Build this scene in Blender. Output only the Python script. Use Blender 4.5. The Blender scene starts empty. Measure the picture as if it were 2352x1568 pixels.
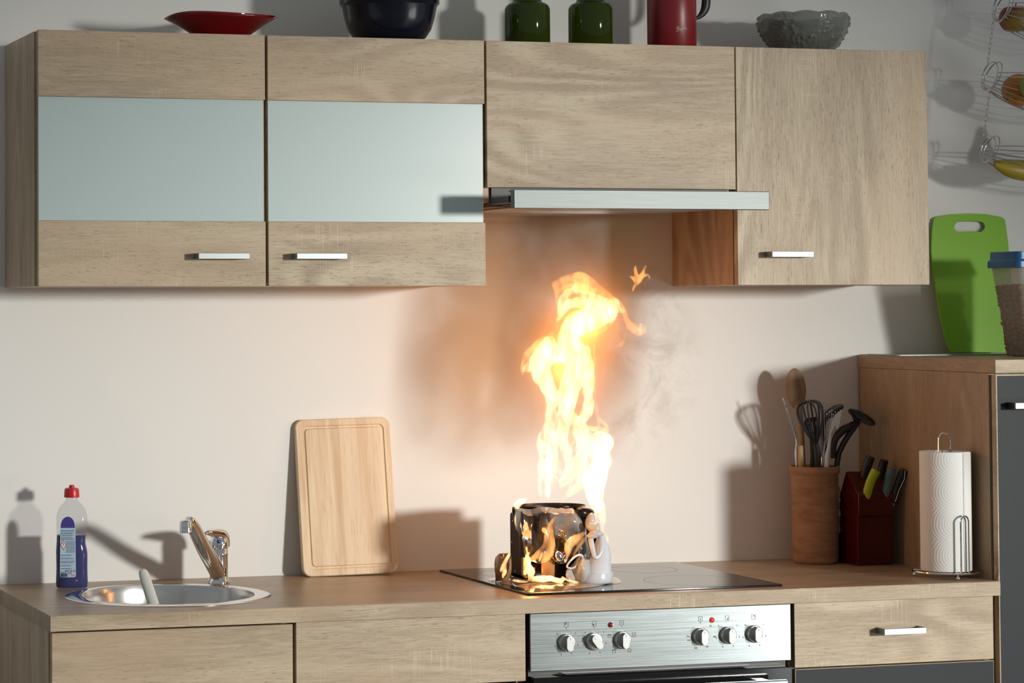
import bpy, bmesh, math, random
from mathutils import Vector, Matrix, noise as mn

random.seed(7)
sc = bpy.context.scene
COL = sc.collection
PI = math.pi

# ------------------------------------------------------------------ camera
FPX, PPX, PPY = 6012.0, 471.6, 497.3
CAM = Vector((-1.1206, -5.6559, 1.4779))
YAW, PITCH, ROLL = .2720, .0339, -.0041
cy, sy, cp, sp, cr, sr = math.cos(YAW), math.sin(YAW), math.cos(PITCH), math.sin(PITCH), math.cos(ROLL), math.sin(ROLL)
FW = Vector((sy * cp, cy * cp, sp))
r0 = Vector((cy, -sy, 0)); u0 = r0.cross(FW)
RT = r0 * cr + u0 * sr
UP = u0 * cr - r0 * sr
cd = bpy.data.cameras.new('camera'); cam = bpy.data.objects.new('camera', cd); COL.objects.link(cam)
M = Matrix((RT, UP, -FW)).transposed().to_4x4(); M.translation = CAM
cam.matrix_world = M
cd.sensor_width = 36; cd.lens = FPX * 36 / 2352
cd.shift_x = (1176 - PPX) / 2352; cd.shift_y = (PPY - 784) / 2352
cd.clip_end = 60
sc.camera = cam

# ------------------------------------------------------------------ world and lights
w = bpy.data.worlds.new('world'); sc.world = w; w.use_nodes = True
bg = w.node_tree.nodes['Background']
bg.inputs[0].default_value = (.93, 1.0, 1.02, 1); bg.inputs[1].default_value = .225

def look(o, target):
    o.rotation_euler = (Vector(target) - o.location).to_track_quat('-Z', 'Y').to_euler()

def lamp(name, kind, loc, power, color, target=None, **kw):
    l = bpy.data.lights.new(name, kind); l.energy = power; l.color = color
    for k, v in kw.items(): setattr(l, k, v)
    o = bpy.data.objects.new(name, l); o.location = loc; COL.objects.link(o)
    if target: look(o, target)
    return o
lamp('key_light', 'SPOT', (6.0, -9.0, 2.05), 3400, (1, .985, .915), (.85, 0, .68), spot_size=math.radians(23), spot_blend=1.0, shadow_soft_size=.40)
lamp('side_light', 'AREA', (4.3, -4.0, .38), 17, (.95, 1, 1), (1.7, -.6, .8), shape='RECTANGLE', size=1.8, size_y=.75)
vs = sc.view_settings
vs.view_transform = 'Standard'; vs.look = 'None'; vs.gamma = 1; vs.use_curve_mapping = False; vs.exposure = 0.0
sc.cycles.use_denoising = True
sc.cycles.max_bounces = 10; sc.cycles.transparent_max_bounces = 24; sc.cycles.transmission_bounces = 10
sc.cycles.diffuse_bounces = 4; sc.cycles.glossy_bounces = 5; sc.cycles.volume_bounces = 0
sc.cycles.sample_clamp_indirect = 4.0
sc.cycles.caustics_reflective = False; sc.cycles.caustics_refractive = False

# a pixel of the photograph -> a point on a real plane of the kitchen
def ray(px, py): return FW + RT * ((px - PPX) / FPX) - UP * ((py - PPY) / FPX)
def at(px, py, y): d = ray(px, py); return CAM + d * ((y - CAM.y) / d.y)
def atz(px, py, z): d = ray(px, py); return CAM + d * ((z - CAM.z) / d.z)
def atx(px, py, x): d = ray(px, py); return CAM + d * ((x - CAM.x) / d.x)

# ------------------------------------------------------------------ material helpers
def mat(name, color=(.8, .8, .8), rough=.5, metal=0.0, **kw):
    m = bpy.data.materials.new(name); m.use_nodes = True
    b = m.node_tree.nodes['Principled BSDF']
    b.inputs['Base Color'].default_value = (*color, 1); b.inputs['Roughness'].default_value = rough; b.inputs['Metallic'].default_value = metal
    for k, v in kw.items(): b.inputs[k.replace('_', ' ')].default_value = v
    return m

class NT:
    def __init__(s, m): s.m = m; s.t = m.node_tree; s.b = s.t.nodes.get('Principled BSDF')
    def n(s, kind, **kw):
        x = s.t.nodes.new(kind)
        for k, v in kw.items(): setattr(x, k, v)
        return x
    def l(s, a, b): s.t.links.new(a, b)
    def coord(s, scale=(1, 1, 1), rand=True, kind='Object'):
        tc = s.n('ShaderNodeTexCoord'); mp = s.n('ShaderNodeMapping'); mp.inputs['Scale'].default_value = scale
        if rand:
            oi = s.n('ShaderNodeObjectInfo'); vm = s.n('ShaderNodeVectorMath', operation='SCALE'); vm.inputs[0].default_value = (7.3, 3.1, 5.7)
            s.l(oi.outputs['Random'], vm.inputs['Scale'])
            va = s.n('ShaderNodeVectorMath', operation='ADD'); s.l(tc.outputs[kind], va.inputs[0]); s.l(vm.outputs[0], va.inputs[1]); s.l(va.outputs[0], mp.inputs['Vector'])
        else: s.l(tc.outputs[kind], mp.inputs['Vector'])
        return mp.outputs[0]
    def noise(s, vec, scale=1, detail=2, rough=.5, dist=0):
        x = s.n('ShaderNodeTexNoise'); s.l(vec, x.inputs['Vector']); x.inputs['Scale'].default_value = scale
        x.inputs['Detail'].default_value = detail; x.inputs['Roughness'].default_value = rough; x.inputs['Distortion'].default_value = dist
        return x.outputs[0]
    def math(s, op, a, b=None, c=None, clamp=False):
        x = s.n('ShaderNodeMath', operation=op); x.use_clamp = clamp
        for i, v in enumerate((a, b, c)):
            if v is None: continue
            if isinstance(v, (int, float)): x.inputs[i].default_value = v
            else: s.l(v, x.inputs[i])
        return x.outputs[0]
    def ramp(s, fac, stops):
        x = s.n('ShaderNodeValToRGB'); s.l(fac, x.inputs[0]); e = x.color_ramp.elements
        while len(e) < len(stops): e.new(.5)
        for q, (p, c) in zip(e, stops):
            q.position = p; q.color = (c, c, c, 1) if isinstance(c, (int, float)) else (*c, 1)
        return x.outputs[0]
    def mix(s, fac, a, b, mode='MIX'):
        x = s.n('ShaderNodeMix', data_type='RGBA', blend_type=mode)
        for i, v in ((0, fac), (6, a), (7, b)):
            if isinstance(v, (int, float)): x.inputs[i].default_value = v
            elif isinstance(v, tuple): x.inputs[i].default_value = (*v, 1)
            else: s.l(v, x.inputs[i])
        return x.outputs[2]
    def bump(s, h, strength=.3, dist=.001):
        x = s.n('ShaderNodeBump'); x.inputs['Strength'].default_value = strength; x.inputs['Distance'].default_value = dist
        s.l(h, x.inputs['Height']); s.l(x.outputs[0], s.b.inputs['Normal'])

def sc3(axis, along, across):
    return {'x': (along, across, across), 'y': (across, along, across), 'z': (across, across, along)}[axis]

def wood(name, axis, light=(.545, .44, .305), dark=(.35, .255, .16), saw=1.0, rough=.5, rings=1.0):
    m = mat(name, light, rough); t = NT(m)
    broad = t.noise(t.coord(sc3(axis, 1.3, 9)), 1, 3, .55, .6)
    # cathedral figure: contour lines of a slow field
    fld = t.noise(t.coord(sc3(axis, 1.1, 5.5)), 1, 1, .4, .3)
    ring = t.math('SINE', t.math('MULTIPLY', fld, 80.0))
    ringm = t.ramp(t.noise(t.coord(sc3(axis, 2.0, 7)), 1, 1), [(.45, 0.0), (.68, 1.0)])
    ring = t.math('MULTIPLY', t.math('MULTIPLY', ring, ringm), .22 * rings)
    fine = t.noise(t.coord(sc3(axis, 16, 330)), 1, 5, .7, .3)
    grain = t.noise(t.coord(sc3(axis, 55, 430)), 1, 2, .55, .5)
    pden = t.ramp(t.noise(t.coord(sc3(axis, 3, 14)), 1, 2), [(.35, .35), (.62, 1.0)])
    pore = t.math('MULTIPLY', t.ramp(grain, [(.30, 1.0), (.41, 0.0)]), pden)
    f = t.math('ADD', t.math('ADD', t.math('MULTIPLY', broad, .8), t.math('MULTIPLY', fine, .95)), ring)
    f = t.math('SUBTRACT', f, .40)
    base = t.mix(t.ramp(f, [(.30, 0.0), (.66, 1.0)]), dark, light)
    tint = t.ramp(t.noise(t.coord(sc3(axis, 2.2, 8)), 1, 2), [(.45, 0.0), (.65, .5)])
    base = t.mix(tint, base, tuple(a * b for a, b in zip(light, (.98, .86, .80))), 'MIX')
    base = t.mix(t.math('MULTIPLY', pore, .55), base, tuple(c * .42 for c in dark))
    # pale saw marks across the grain, in patches
    lines = t.ramp(t.noise(t.coord(sc3(axis, 330, 9)), 1, 2, .6), [(.56, 0.0), (.66, 1.0)])
    patch = t.ramp(t.noise(t.coord(sc3(axis, 5, 12)), 1, 2), [(.55, 0.0), (.66, 1.0)])
    sw = t.math('MULTIPLY', t.math('MULTIPLY', lines, patch), .42 * saw)
    base = t.mix(sw, base, tuple(min(1, c * 1.25 + .04) for c in light))
    t.l(base, t.b.inputs['Base Color'])
    t.bump(t.math('SUBTRACT', fine, t.math('MULTIPLY', pore, .8)), .25, .0006)
    return m

OAKX = wood('sonoma_oak_lengthwise', 'x')
OAKZ = wood('sonoma_oak_upright', 'z', saw=.8)
OAKY = wood('sonoma_oak_depthwise', 'y', saw=.3)
OAKS = wood('oak_side_panel', 'z', light=(.56, .44, .31), dark=(.38, .275, .18), saw=.12, rough=.45)
TOPM = wood('worktop_oak_shaded', 'x', light=(.44, .32, .21), dark=(.29, .20, .125), saw=.2, rough=.34)  # same décor as the edge strip; shade on the top darkened into the colour
EDGE = mat('dark_gap_edge', (.12, .085, .055), .7)
CHROME = mat('chrome', (.86, .86, .87), .06, 1)
WIRE = mat('chrome_wire', (.62, .62, .63), .18, 1)
BLACKP = mat('black_plastic', (.018, .018, .02), .38)
BLACKG = mat('black_gloss', (.008, .008, .009), .09)
WHITEP = mat('white_plastic', (.82, .83, .84), .32)
INK = mat('printed_ink', (.03, .03, .035), .6)

def brushed(name, col, rough, axis='x', var=.06):
    m = mat(name, col, rough, 1); t = NT(m)
    n = t.noise(t.coord(sc3(axis, 6, 900)), 1, 3, .6)
    t.l(t.mix(n, tuple(c * (1 - var) for c in col), tuple(min(1, c * (1 + var)) for c in col)), t.b.inputs['Base Color'])
    t.l(t.math('MULTIPLY_ADD', n, .12, rough - .06), t.b.inputs['Roughness'])
    t.bump(n, .08, .0003)
    return m
STEEL = brushed('brushed_steel', (.42, .46, .46), .20, var=.02)
HOODS = brushed('hood_steel', (.165, .18, .18), .50)
SINKM = mat('satin_sink_steel', (.72, .71, .69), .22, 1)
HANDLE = brushed('satin_handle_metal', (.34, .36, .37), .45)

def wallmat():
    m = mat('painted_plaster', (.80, .79, .765), .85); t = NT(m)
    v = t.coord((1, 1, 1), False)
    n = t.noise(v, 3.0, 3); n2 = t.noise(v, 70, 4)
    c = t.mix(n, (.785, .775, .745), (.815, .805, .785))
    # soot flecks above the hob
    so = t.ramp(t.noise(v, 34, 5, .7, 1.5), [(.64, 0.0), (.76, 1.0)])
    tc = t.n('ShaderNodeTexCoord'); sx = t.n('ShaderNodeSeparateXYZ'); t.l(tc.outputs['Object'], sx.inputs[0])
    dx = t.math('DIVIDE', t.math('SUBTRACT', sx.outputs[0], 1.47), .22); dz = t.math('DIVIDE', t.math('SUBTRACT', sx.outputs[2], 1.36), .28)
    d = t.math('ADD', t.math('MULTIPLY', dx, dx), t.math('MULTIPLY', dz, dz))
    mk = t.math('SUBTRACT', 1.0, d, clamp=True)
    haze = t.math('MULTIPLY', t.ramp(t.noise(v, 9, 5, .65, .8), [(.42, 0.0), (.66, 1.0)]), t.math('MULTIPLY', mk, .42))
    c = t.mix(t.math('ADD', haze, t.math('MULTIPLY', t.math('MULTIPLY', so, mk), .55), clamp=True), c, (.16, .11, .075))
    t.l(c, t.b.inputs['Base Color']); t.bump(n2, .12, .001)
    return m
WALL = wallmat()

def thin(name, tint, opacity, base, rough=.08, **kw):
    m = mat(name, base, rough, **kw); t = NT(m)
    tr = t.n('ShaderNodeBsdfTransparent'); tr.inputs[0].default_value = (*tint, 1); mx = t.n('ShaderNodeMixShader'); mx.inputs[0].default_value = opacity
    out = t.t.nodes['Material Output']; t.l(tr.outputs[0], mx.inputs[1]); t.l(t.b.outputs[0], mx.inputs[2]); t.l(mx.outputs[0], out.inputs['Surface'])
    return m

# ------------------------------------------------------------------ mesh helper
class MB:
    def __init__(s): s.v = []; s.f = []
    def add(s, vs, fs):
        k = len(s.v); s.v += [Vector(v) for v in vs]; s.f += [tuple(i + k for i in f) for f in fs]; return s
    def box(s, x0, x1, y0, y1, z0, z1):
        return s.add([(x, y, z) for x in (x0, x1) for y in (y0, y1) for z in (z0, z1)],
                     [(0, 1, 3, 2), (4, 6, 7, 5), (0, 4, 5, 1), (2, 3, 7, 6), (0, 2, 6, 4), (1, 5, 7, 3)])
    def lathe(s, prof, seg=48, c=(0, 0, 0), axis=None, close=False, sx=1, sy=1):
        c = Vector(c); vs = []; fs = []; n = len(prof)
        for r, z in prof:
            for k in range(seg):
                a = 2 * PI * k / seg; p = Vector((r * math.cos(a) * sx, r * math.sin(a) * sy, z))
                if axis: p = axis @ p
                vs.append(c + p)
        for i in range(n - 1 + (1 if close else 0)):
            j = (i + 1) % n
            for k in range(seg):
                q = (k + 1) % seg; fs.append((i * seg + k, i * seg + q, j * seg + q, j * seg + k))
        if not close:
            if prof[0][0] > 1e-6: fs.append(tuple(range(seg))[::-1])
            if prof[-1][0] > 1e-6: fs.append(tuple((n - 1) * seg + k for k in range(seg)))
        return s.add(vs, fs)
    def loft(s, secs, seg=32, cap=True):
        """secs: list of (center, rx, ry)"""
        vs = []; fs = []
        for c, rx, ry in secs:
            for k in range(seg):
                a = 2 * PI * k / seg; vs.append(Vector(c) + Vector((rx * math.cos(a), ry * math.sin(a), 0)))
        n = len(secs)
        for i in range(n - 1):
            for k in range(seg):
                q = (k + 1) % seg; fs.append((i * seg + k, i * seg + q, (i + 1) * seg + q, (i + 1) * seg + k))
        if cap: fs += [tuple(range(seg))[::-1], tuple((n - 1) * seg + k for k in range(seg))]
        return s.add(vs, fs)
    def tube(s, pts, r, seg=10, closed=False, flat=None, smooth=0):
        pts = [Vector(p) for p in pts]
        rs = list(r) if isinstance(r, (list, tuple)) else [r] * len(pts)
        for _ in range(smooth):
            np_, nr = [], []
            m = len(pts)
            if closed:
                for i in range(m):
                    a, b = pts[i], pts[(i + 1) % m]; np_ += [a.lerp(b, .25), a.lerp(b, .75)]
                    ra, rb = rs[i], rs[(i + 1) % m]; nr += [ra * .75 + rb * .25, ra * .25 + rb * .75]
            else:
                np_.append(pts[0]); nr.append(rs[0])
                for i in range(m - 1):
                    a, b = pts[i], pts[i + 1]; np_ += [a.lerp(b, .25), a.lerp(b, .75)]
                    nr += [rs[i] * .75 + rs[i + 1] * .25, rs[i] * .25 + rs[i + 1] * .75]
                np_.append(pts[-1]); nr.append(rs[-1])
            pts, rs = np_, nr
        n = len(pts); vs = []; fs = []; nrm = None
        for i in range(n):
            if closed: t = pts[(i + 1) % n] - pts[i - 1]
            else: t = pts[min(i + 1, n - 1)] - pts[max(i - 1, 0)]
            t.normalize()
            if nrm is None:
                nrm = Vector((0, 1, 0)) if abs(t.y) < .9 else Vector((1, 0, 0))
            nrm = nrm - t * nrm.dot(t); nrm.normalize(); b = t.cross(nrm)
            fl = flat if flat else 1
            for k in range(seg):
                a = 2 * PI * k / seg
                vs.append(pts[i] + (nrm * math.cos(a) * fl + b * math.sin(a)) * rs[i])
        for i in range(n if closed else n - 1):
            j = (i + 1) % n
            for k in range(seg):
                q = (k + 1) % seg; fs.append((i * seg + k, i * seg + q, j * seg + q, j * seg + k))
        if not closed: fs += [tuple(range(seg))[::-1], tuple((n - 1) * seg + k for k in range(seg))]
        return s.add(vs, fs)
    def ball(s, c, rx, ry=None, rz=None, seg=24, rings=14, rot=None, fn=None):
        ry = ry or rx; rz = rz or rx; c = Vector(c); vs = []; fs = []
        vs.append(Vector((0, 0, -1)))
        for i in range(1, rings):
            a = -PI / 2 + PI * i / rings
            for k in range(seg):
                q = 2 * PI * k / seg; vs.append(Vector((math.cos(a) * math.cos(q), math.cos(a) * math.sin(q), math.sin(a))))
        vs.append(Vector((0, 0, 1)))
        for k in range(seg):
            q = (k + 1) % seg
            fs.append((0, 1 + q, 1 + k)); e = len(vs) - 1; b = 1 + (rings - 2) * seg; fs.append((e, b + k, b + q))
            for i in range(rings - 2):
                fs.append((1 + i * seg + k, 1 + i * seg + q, 1 + (i + 1) * seg + q, 1 + (i + 1) * seg + k))
        out = []
        for v in vs:
            p = Vector((v.x * rx, v.y * ry, v.z * rz))
            if fn: p = p * fn(v)
            if rot: p = rot @ p
            out.append(c + p)
        return s.add(out, fs)
    def prism(s, outline, thick, org=(0, 0, 0), X=(1, 0, 0), Y=(0, 0, 1), holes=()):
        """outline of (a,b) extruded along X x Y by thick (holes triangulated)"""
        org, X, Y = Vector(org), Vector(X), Vector(Y); N = X.cross(Y).normalized() * thick
        bm = bmesh.new()
        loops = [outline] + list(holes); edges = []
        for lp in loops:
            vv = [bm.verts.new(org + X * a + Y * b) for a, b in lp]
            edges += [bm.edges.new((vv[i], vv[(i + 1) % len(vv)])) for i in range(len(vv))]
        if holes:
            bmesh.ops.triangle_fill(bm, use_beauty=True, use_dissolve=False, edges=edges)
        else:
            bm.faces.new(vv)
        bmesh.ops.recalc_face_normals(bm, faces=bm.faces)
        if bm.faces[:] and bm.faces[:][0].normal.dot(N) < 0: bmesh.ops.reverse_faces(bm, faces=bm.faces)
        for f in bm.faces: pass
        r = bmesh.ops.extrude_face_region(bm, geom=bm.faces[:])
        for v in [g for g in r['geom'] if isinstance(g, bmesh.types.BMVert)]: v.co += N
        bmesh.ops.recalc_face_normals(bm, faces=bm.faces)
        bm.verts.index_update()
        s.add([v.co.copy() for v in bm.verts], [tuple(v.index for v in f.verts) for f in bm.faces]); bm.free()
        return s
    def build(s, name, m, parent=None, smooth=True, bevel=0, seg=2, angle=40, sub=0, fix=True, local=False):
        me = bpy.data.meshes.new(name)
        off = Vector((0, 0, 0))
        q = parent
        if not local:
            while q is not None: off += q.location; q = q.parent
        me.from_pydata([v - off for v in s.v], [], s.f); me.materials.append(m)
        if fix:
            bm = bmesh.new(); bm.from_mesh(me); bmesh.ops.recalc_face_normals(bm, faces=bm.faces); bm.to_mesh(me); bm.free()
        o = bpy.data.objects.new(name, me); COL.objects.link(o); o.parent = parent
        if smooth:
            for p in me.polygons: p.use_smooth = True
            if angle < 180: me.set_sharp_from_angle(angle=math.radians(angle))
        if bevel:
            b = o.modifiers.new('bevel', 'BEVEL'); b.width = bevel; b.segments = seg; b.limit_method = 'ANGLE'; b.angle_limit = math.radians(30)
            b.harden_normals = False
        if sub:
            b = o.modifiers.new('sub', 'SUBSURF'); b.levels = sub; b.render_levels = sub
        return o

def tag(o, label=None, cat=None, group=None, kind=None):
    if label: o['label'] = label
    if cat: o['category'] = cat
    if group: o['group'] = group
    if kind: o['kind'] = kind
    return o
def thing(name, loc, label, cat, group=None):
    o = bpy.data.objects.new(name, None); o.empty_display_size = .05; o.location = loc; COL.objects.link(o)
    return tag(o, label, cat, group)
def copy_tree(o, parent=None):
    c = o.copy(); COL.objects.link(c); c.parent = parent
    for ch in [x for x in bpy.data.objects if x.parent == o]: copy_tree(ch, c)
    return c
def box(name, m, x0, x1, y0, y1, z0, z1, parent=None, bevel=.0008):
    return MB().box(min(x0, x1), max(x0, x1), min(y0, y1), max(y0, y1), min(z0, z1), max(z0, z1)).build(name, m, parent, bevel=bevel)
def rrect(w, h, r, n=6, cx=0, cy=0):
    o = []
    for (sx, sy_, a0) in ((1, 1, 0), (-1, 1, PI / 2), (-1, -1, PI), (1, -1, 1.5 * PI)):
        for k in range(n + 1):
            a = a0 + PI / 2 * k / n
            o.append((cx + sx * (w / 2 - r) + r * math.cos(a), cy + sy_ * (h / 2 - r) + r * math.sin(a)))
    return o
def text_mb(mb, s, org, X, Y, size, thick=.0002, shear=0, center=True):
    cu = bpy.data.curves.new('t', 'FONT'); cu.body = s; cu.size = size; cu.shear = shear; cu.resolution_u = 3
    if center: cu.align_x = 'CENTER'; cu.align_y = 'CENTER'
    o = bpy.data.objects.new('t', cu); COL.objects.link(o)
    me = bpy.data.meshes.new_from_object(o.evaluated_get(bpy.context.evaluated_depsgraph_get()))
    org, X, Y = Vector(org), Vector(X).normalized(), Vector(Y).normalized(); N = X.cross(Y)
    mb.add([org + X * v.co.x + Y * v.co.y + N * thick for v in me.vertices], [tuple(p.vertices) for p in me.polygons])
    bpy.data.objects.remove(o); bpy.data.curves.remove(cu); bpy.data.meshes.remove(me)

# ================================================================== setting
ZW = .87          # worktop height
ZT, ZB = 2.053, 1.5185   # wall cabinets
tag(box('wall_back', WALL, -2.5, 4.5, 0, .1, 0, 2.9, bevel=0), kind='structure')
fm = mat('floor_tiles', (.30, .27, .24), .4); tt = NT(fm)
br = tt.n('ShaderNodeTexBrick'); br.offset = 0; tt.l(tt.coord((1, 1, 1), False), br.inputs['Vector'])
br.inputs['Color1'].default_value = (.30, .27, .24, 1); br.inputs['Color2'].default_value = (.33, .30, .265, 1); br.inputs['Mortar'].default_value = (.15, .14, .13, 1)
br.inputs['Scale'].default_value = 1; br.inputs['Mortar Size'].default_value = .004; br.inputs['Brick Width'].default_value = .4; br.inputs['Row Height'].default_value = .4
tt.l(br.outputs[0], tt.b.inputs['Base Color'])
tag(box('floor', fm, -2.5, 4.5, -7.5, .1, -.06, 0, bevel=0), kind='structure')
tag(box('baseboard_back', mat('baseboard_paint', (.7, .69, .66), .5), -2.5, -.035, -.016, 0, 0, .07), kind='structure')

# ================================================================== wall cabinets
def bar_handle(parent, x0, x1, zc, yf, label=None, h=.0125):
    """flat bow handle: front bar and two feet back to the door"""
    d = .030
    mb = MB().box(x0, x1, yf - d - .004, yf - d + .001, zc - h / 2, zc + h / 2)
    mb.box(x0, x0 + .004, yf - d, yf + .0002, zc - h / 2, zc + h / 2).box(x1 - .004, x1, yf - d, yf + .0002, zc - h / 2, zc + h / 2)
    o = mb.build('handle', HANDLE, parent, bevel=.0007)
    if label: o['label'] = label
    return o

YF = -.332
GLASS = mat('frosted_glass', (.49, .585, .58), .30); NT(GLASS)
GLASS.node_tree.nodes['Principled BSDF'].inputs['Coat Weight'].default_value = .2
GLASS.node_tree.nodes['Principled BSDF'].inputs['Coat Roughness'].default_value = .12
wc = thing('wall_cabinet', (.5, 0, ZB), 'wide oak wall cabinet with two frosted glass doors at upper left', 'cabinet')
cb = MB().box(0.0, .016, YF + .021, -.002, ZB, ZT - .002).box(.984, .999, YF + .021, -.002, ZB, ZT - .002)
cb.box(.016, .984, YF + .022, -.002, ZB, ZB + .016).box(.016, .984, YF + .022, -.002, ZT - .018, ZT - .002).box(.016, .984, -.01, -.002, ZB + .016, ZT - .018)
cb.box(.492, .508, YF + .022, -.01, ZB + .016, ZT - .018)
cb.build('carcass', OAKS, wc, bevel=.0006)
for i, (a, b) in enumerate(((.0045, .4975), (.5035, .9975))):
    pf = [(YF, ZB), (YF, 1.6555), (YF + .0095, 1.6555), (YF + .0095, 1.9145), (YF, 1.9145), (YF, ZT), (YF + .018, ZT), (YF + .018, ZB)]; n_ = len(pf)
    d = MB().add([(a, p, q) for p, q in pf] + [(b, p, q) for p, q in pf], [tuple(range(n_)), tuple(range(2 * n_ - 1, n_ - 1, -1))] + [(k, k + n_, (k + 1) % n_ + n_, (k + 1) % n_) for k in range(n_)])
    door = d.build('door', OAKX, wc, bevel=.0007)
    p = MB().box(a + .001, b - .003, YF + .0045, YF + .0085, 1.6555, 1.9145).build('glass_pane', GLASS, door, bevel=.0008)
    p['label'] = 'frosted pale blue glass pane'
    if i == 0: bar_handle(door, .340, .452, 1.5815, YF, 'satin metal bar handle')
    else: bar_handle(door, .556, .669, 1.5815, YF, 'satin metal bar handle')
hf = thing('extractor_cabinet', (1.3, 0, 1.73), 'oak cabinet with one flap door above the steel extractor hood', 'cabinet')
cb = MB().box(1.001, 1.016, YF + .021, -.002, 1.7, ZT - .002).box(1.584, 1.599, YF + .021, -.002, 1.7, ZT - .002).box(1.016, 1.584, YF + .022, -.002, ZT - .018, ZT - .002)
cb.box(1.016, 1.584, YF + .022, -.002, 1.742, 1.758)
cb.build('carcass', OAKS, hf, bevel=.0006)
MB().box(1.0025, 1.5985, YF, YF + .018, 1.7325, ZT).build('flap_door', OAKX, hf, bevel=.0007)
rc = thing('wall_cabinet', (1.84, 0, ZB), 'single-door oak wall cabinet with upright grain, right of the extractor hood', 'cabinet')
XR = 2.0835
cb = MB().box(1.6005, 1.616, YF + .021, -.002, ZB, ZT - .002).box(XR - .017, XR - .001, YF + .021, -.002, ZB, ZT - .002)
cb.box(1.616, XR - .017, YF + .022, -.002, ZB, ZB + .016).box(1.616, XR - .017, YF + .022, -.002, ZT - .018, ZT - .002).box(1.616, XR - .017, -.01, -.002, ZB + .016, ZT - .018)
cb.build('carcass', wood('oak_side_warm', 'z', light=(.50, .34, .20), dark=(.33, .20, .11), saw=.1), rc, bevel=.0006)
door = MB().box(1.6015, XR, YF, YF + .018, ZB, ZT).build('door', OAKZ, rc, bevel=.0007)
bar_handle(door, 1.669, 1.772, 1.587, YF, 'satin metal bar handle')

# extractor hood
hd = thing('extractor_hood', (1.3, 0, 1.68), 'flat pull-out extractor hood with brushed steel front edge above the fire', 'extractor hood')
MB().box(1.017, 1.583, -.318, -.003, 1.690, 1.7415).build('body', mat('hood_grey', (.09, .085, .08), .5), hd, bevel=.001)
MB().box(1.035, 1.565, -.47, -.3185, 1.692, 1.712).box(1.0, 1.02, -.46, -.36, 1.694, 1.709).build('slide_out_shelf', mat('hood_dark', (.05, .045, .04), .4), hd, bevel=.001)
MB().box(.995, 1.592, -.502, -.482, 1.6805, 1.7205).box(1.0, 1.587, -.4815, -.46, 1.7165, 1.7200).build('front_panel', HOODS, hd, bevel=.0012)
MB().box(1.05, 1.55, -.44, -.05, 1.6865, 1.6915).build('grease_filter', mat('filter_metal', (.55, .55, .56), .35, 1), hd)
MB().box(1.45, 1.57, -.476, -.45, 1.684, 1.6915).build('lamp_cover', mat('lamp_cover', (.85, .88, .9), .2), hd)

# ================================================================== base units and worktop
WT = .031
wt = MB().prism([(-.030, -.6), (2.0845, -.6), (2.0845, -.0005), (-.030, -.0005)], WT, (0, 0, ZW - WT), (1, 0, 0), (0, 1, 0),
                holes=[[(.2835 + .205 * math.cos(2 * PI * k / 48), -.318 + .205 * math.sin(2 * PI * k / 48)) for k in range(48)]])
# top face and front edge as one board: front laminate strip is a part of its own
wt = wt.build('worktop', TOPM, None, bevel=0, angle=30)
tag(wt, 'long oak-look kitchen worktop carrying the sink and the hob', 'worktop')
MB().box(-.0302, 2.0847, -.6022, -.6, ZW - WT, ZW - .0006).build('edge_strip', wood('edge_strip_oak', 'x', saw=1.3), wt, bevel=.0006)
YB = -.585
def base_unit(name, x0, x1, label, parts, zb=.1):
    t = thing(name, ((x0 + x1) / 2, 0, 0), label, 'cabinet')
    b = MB().box(x0, x0 + .016, YB + .021, -.003, zb, ZW - WT - .001).box(x1 - .016, x1, YB + .021, -.003, zb, ZW - WT - .001)
    b.box(x0 + .016, x1 - .016, YB + .022, -.003, zb, zb + .016).box(x0 + .016, x1 - .016, -.01, -.003, zb + .016, ZW - WT - .001)
    if name != 'sink_unit': b.box(x0 + .016, x1 - .016, YB + .022, YB + .09, ZW - WT - .017, ZW - WT - .001)
    b.build('carcass', OAKS, t, bevel=.0006)
    MB().box(x0 + .005, x1 - .005, YB + .06, YB + .075, .0, zb).build('plinth', OAKX, t)
    return t
FR = OAKX
u1 = base_unit('sink_unit', -.026, .4765, 'oak base cabinet under the round sink', None)
MB().box(-.0235, .4735, YB, YB + .018, .115, .834).build('door', FR, u1, bevel=.0008)
MB().ball((.455, YB + .012, .8365), .004, .004, .0022).build('bumper', WHITEP, u1)
u2 = base_unit('drawer_unit', .4775, .981, 'oak drawer base cabinet between sink cabinet and oven', None)
MB().box(.4805, .9785, YB, YB + .018, .6985, .838).build('drawer', wood('oak_drawer_front', 'x'), u2, bevel=.0008)
ANTH = mat('anthracite_front', (.035, .038, .042), .5, Specular_IOR_Level=.22)
_t = NT(ANTH); _n = _t.noise(_t.coord((1, 1, 1)), 900, 2); _t.l(_t.mix(_n, (.008, .010, .012), (.034, .040, .048)), _t.b.inputs['Base Color'])
MB().box(.4805, .9785, YB, YB + .018, .115, .694).build('door', ANTH, u2, bevel=.0008)
u4 = base_unit('drawer_unit', 1.5905, 2.0805, 'oak drawer unit with dark lower door, right of the oven', None)
dr = MB().box(1.5955, 2.0765, YB, YB + .018, .7, .8375).build('drawer', OAKX, u4, bevel=.0008)
bar_handle(dr, 1.791, 1.892, .7725, YB, 'satin metal bar handle', .0135)
dd = MB().box(1.5985, 2.0755, YB, YB + .018, .115, .6955).build('door', ANTH, u4, bevel=0)
dd['label'] = 'anthracite speckled door'
MB().box(1.5965, 2.0765, YB + .001, YB + .017, .6955, .6968).box(1.5965, 1.5985, YB + .001, YB + .017, .115, .6955).box(2.0755, 2.0768, YB + .001, YB + .017, .115, .6955).build('door_edging', OAKX, dd, bevel=0)

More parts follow.
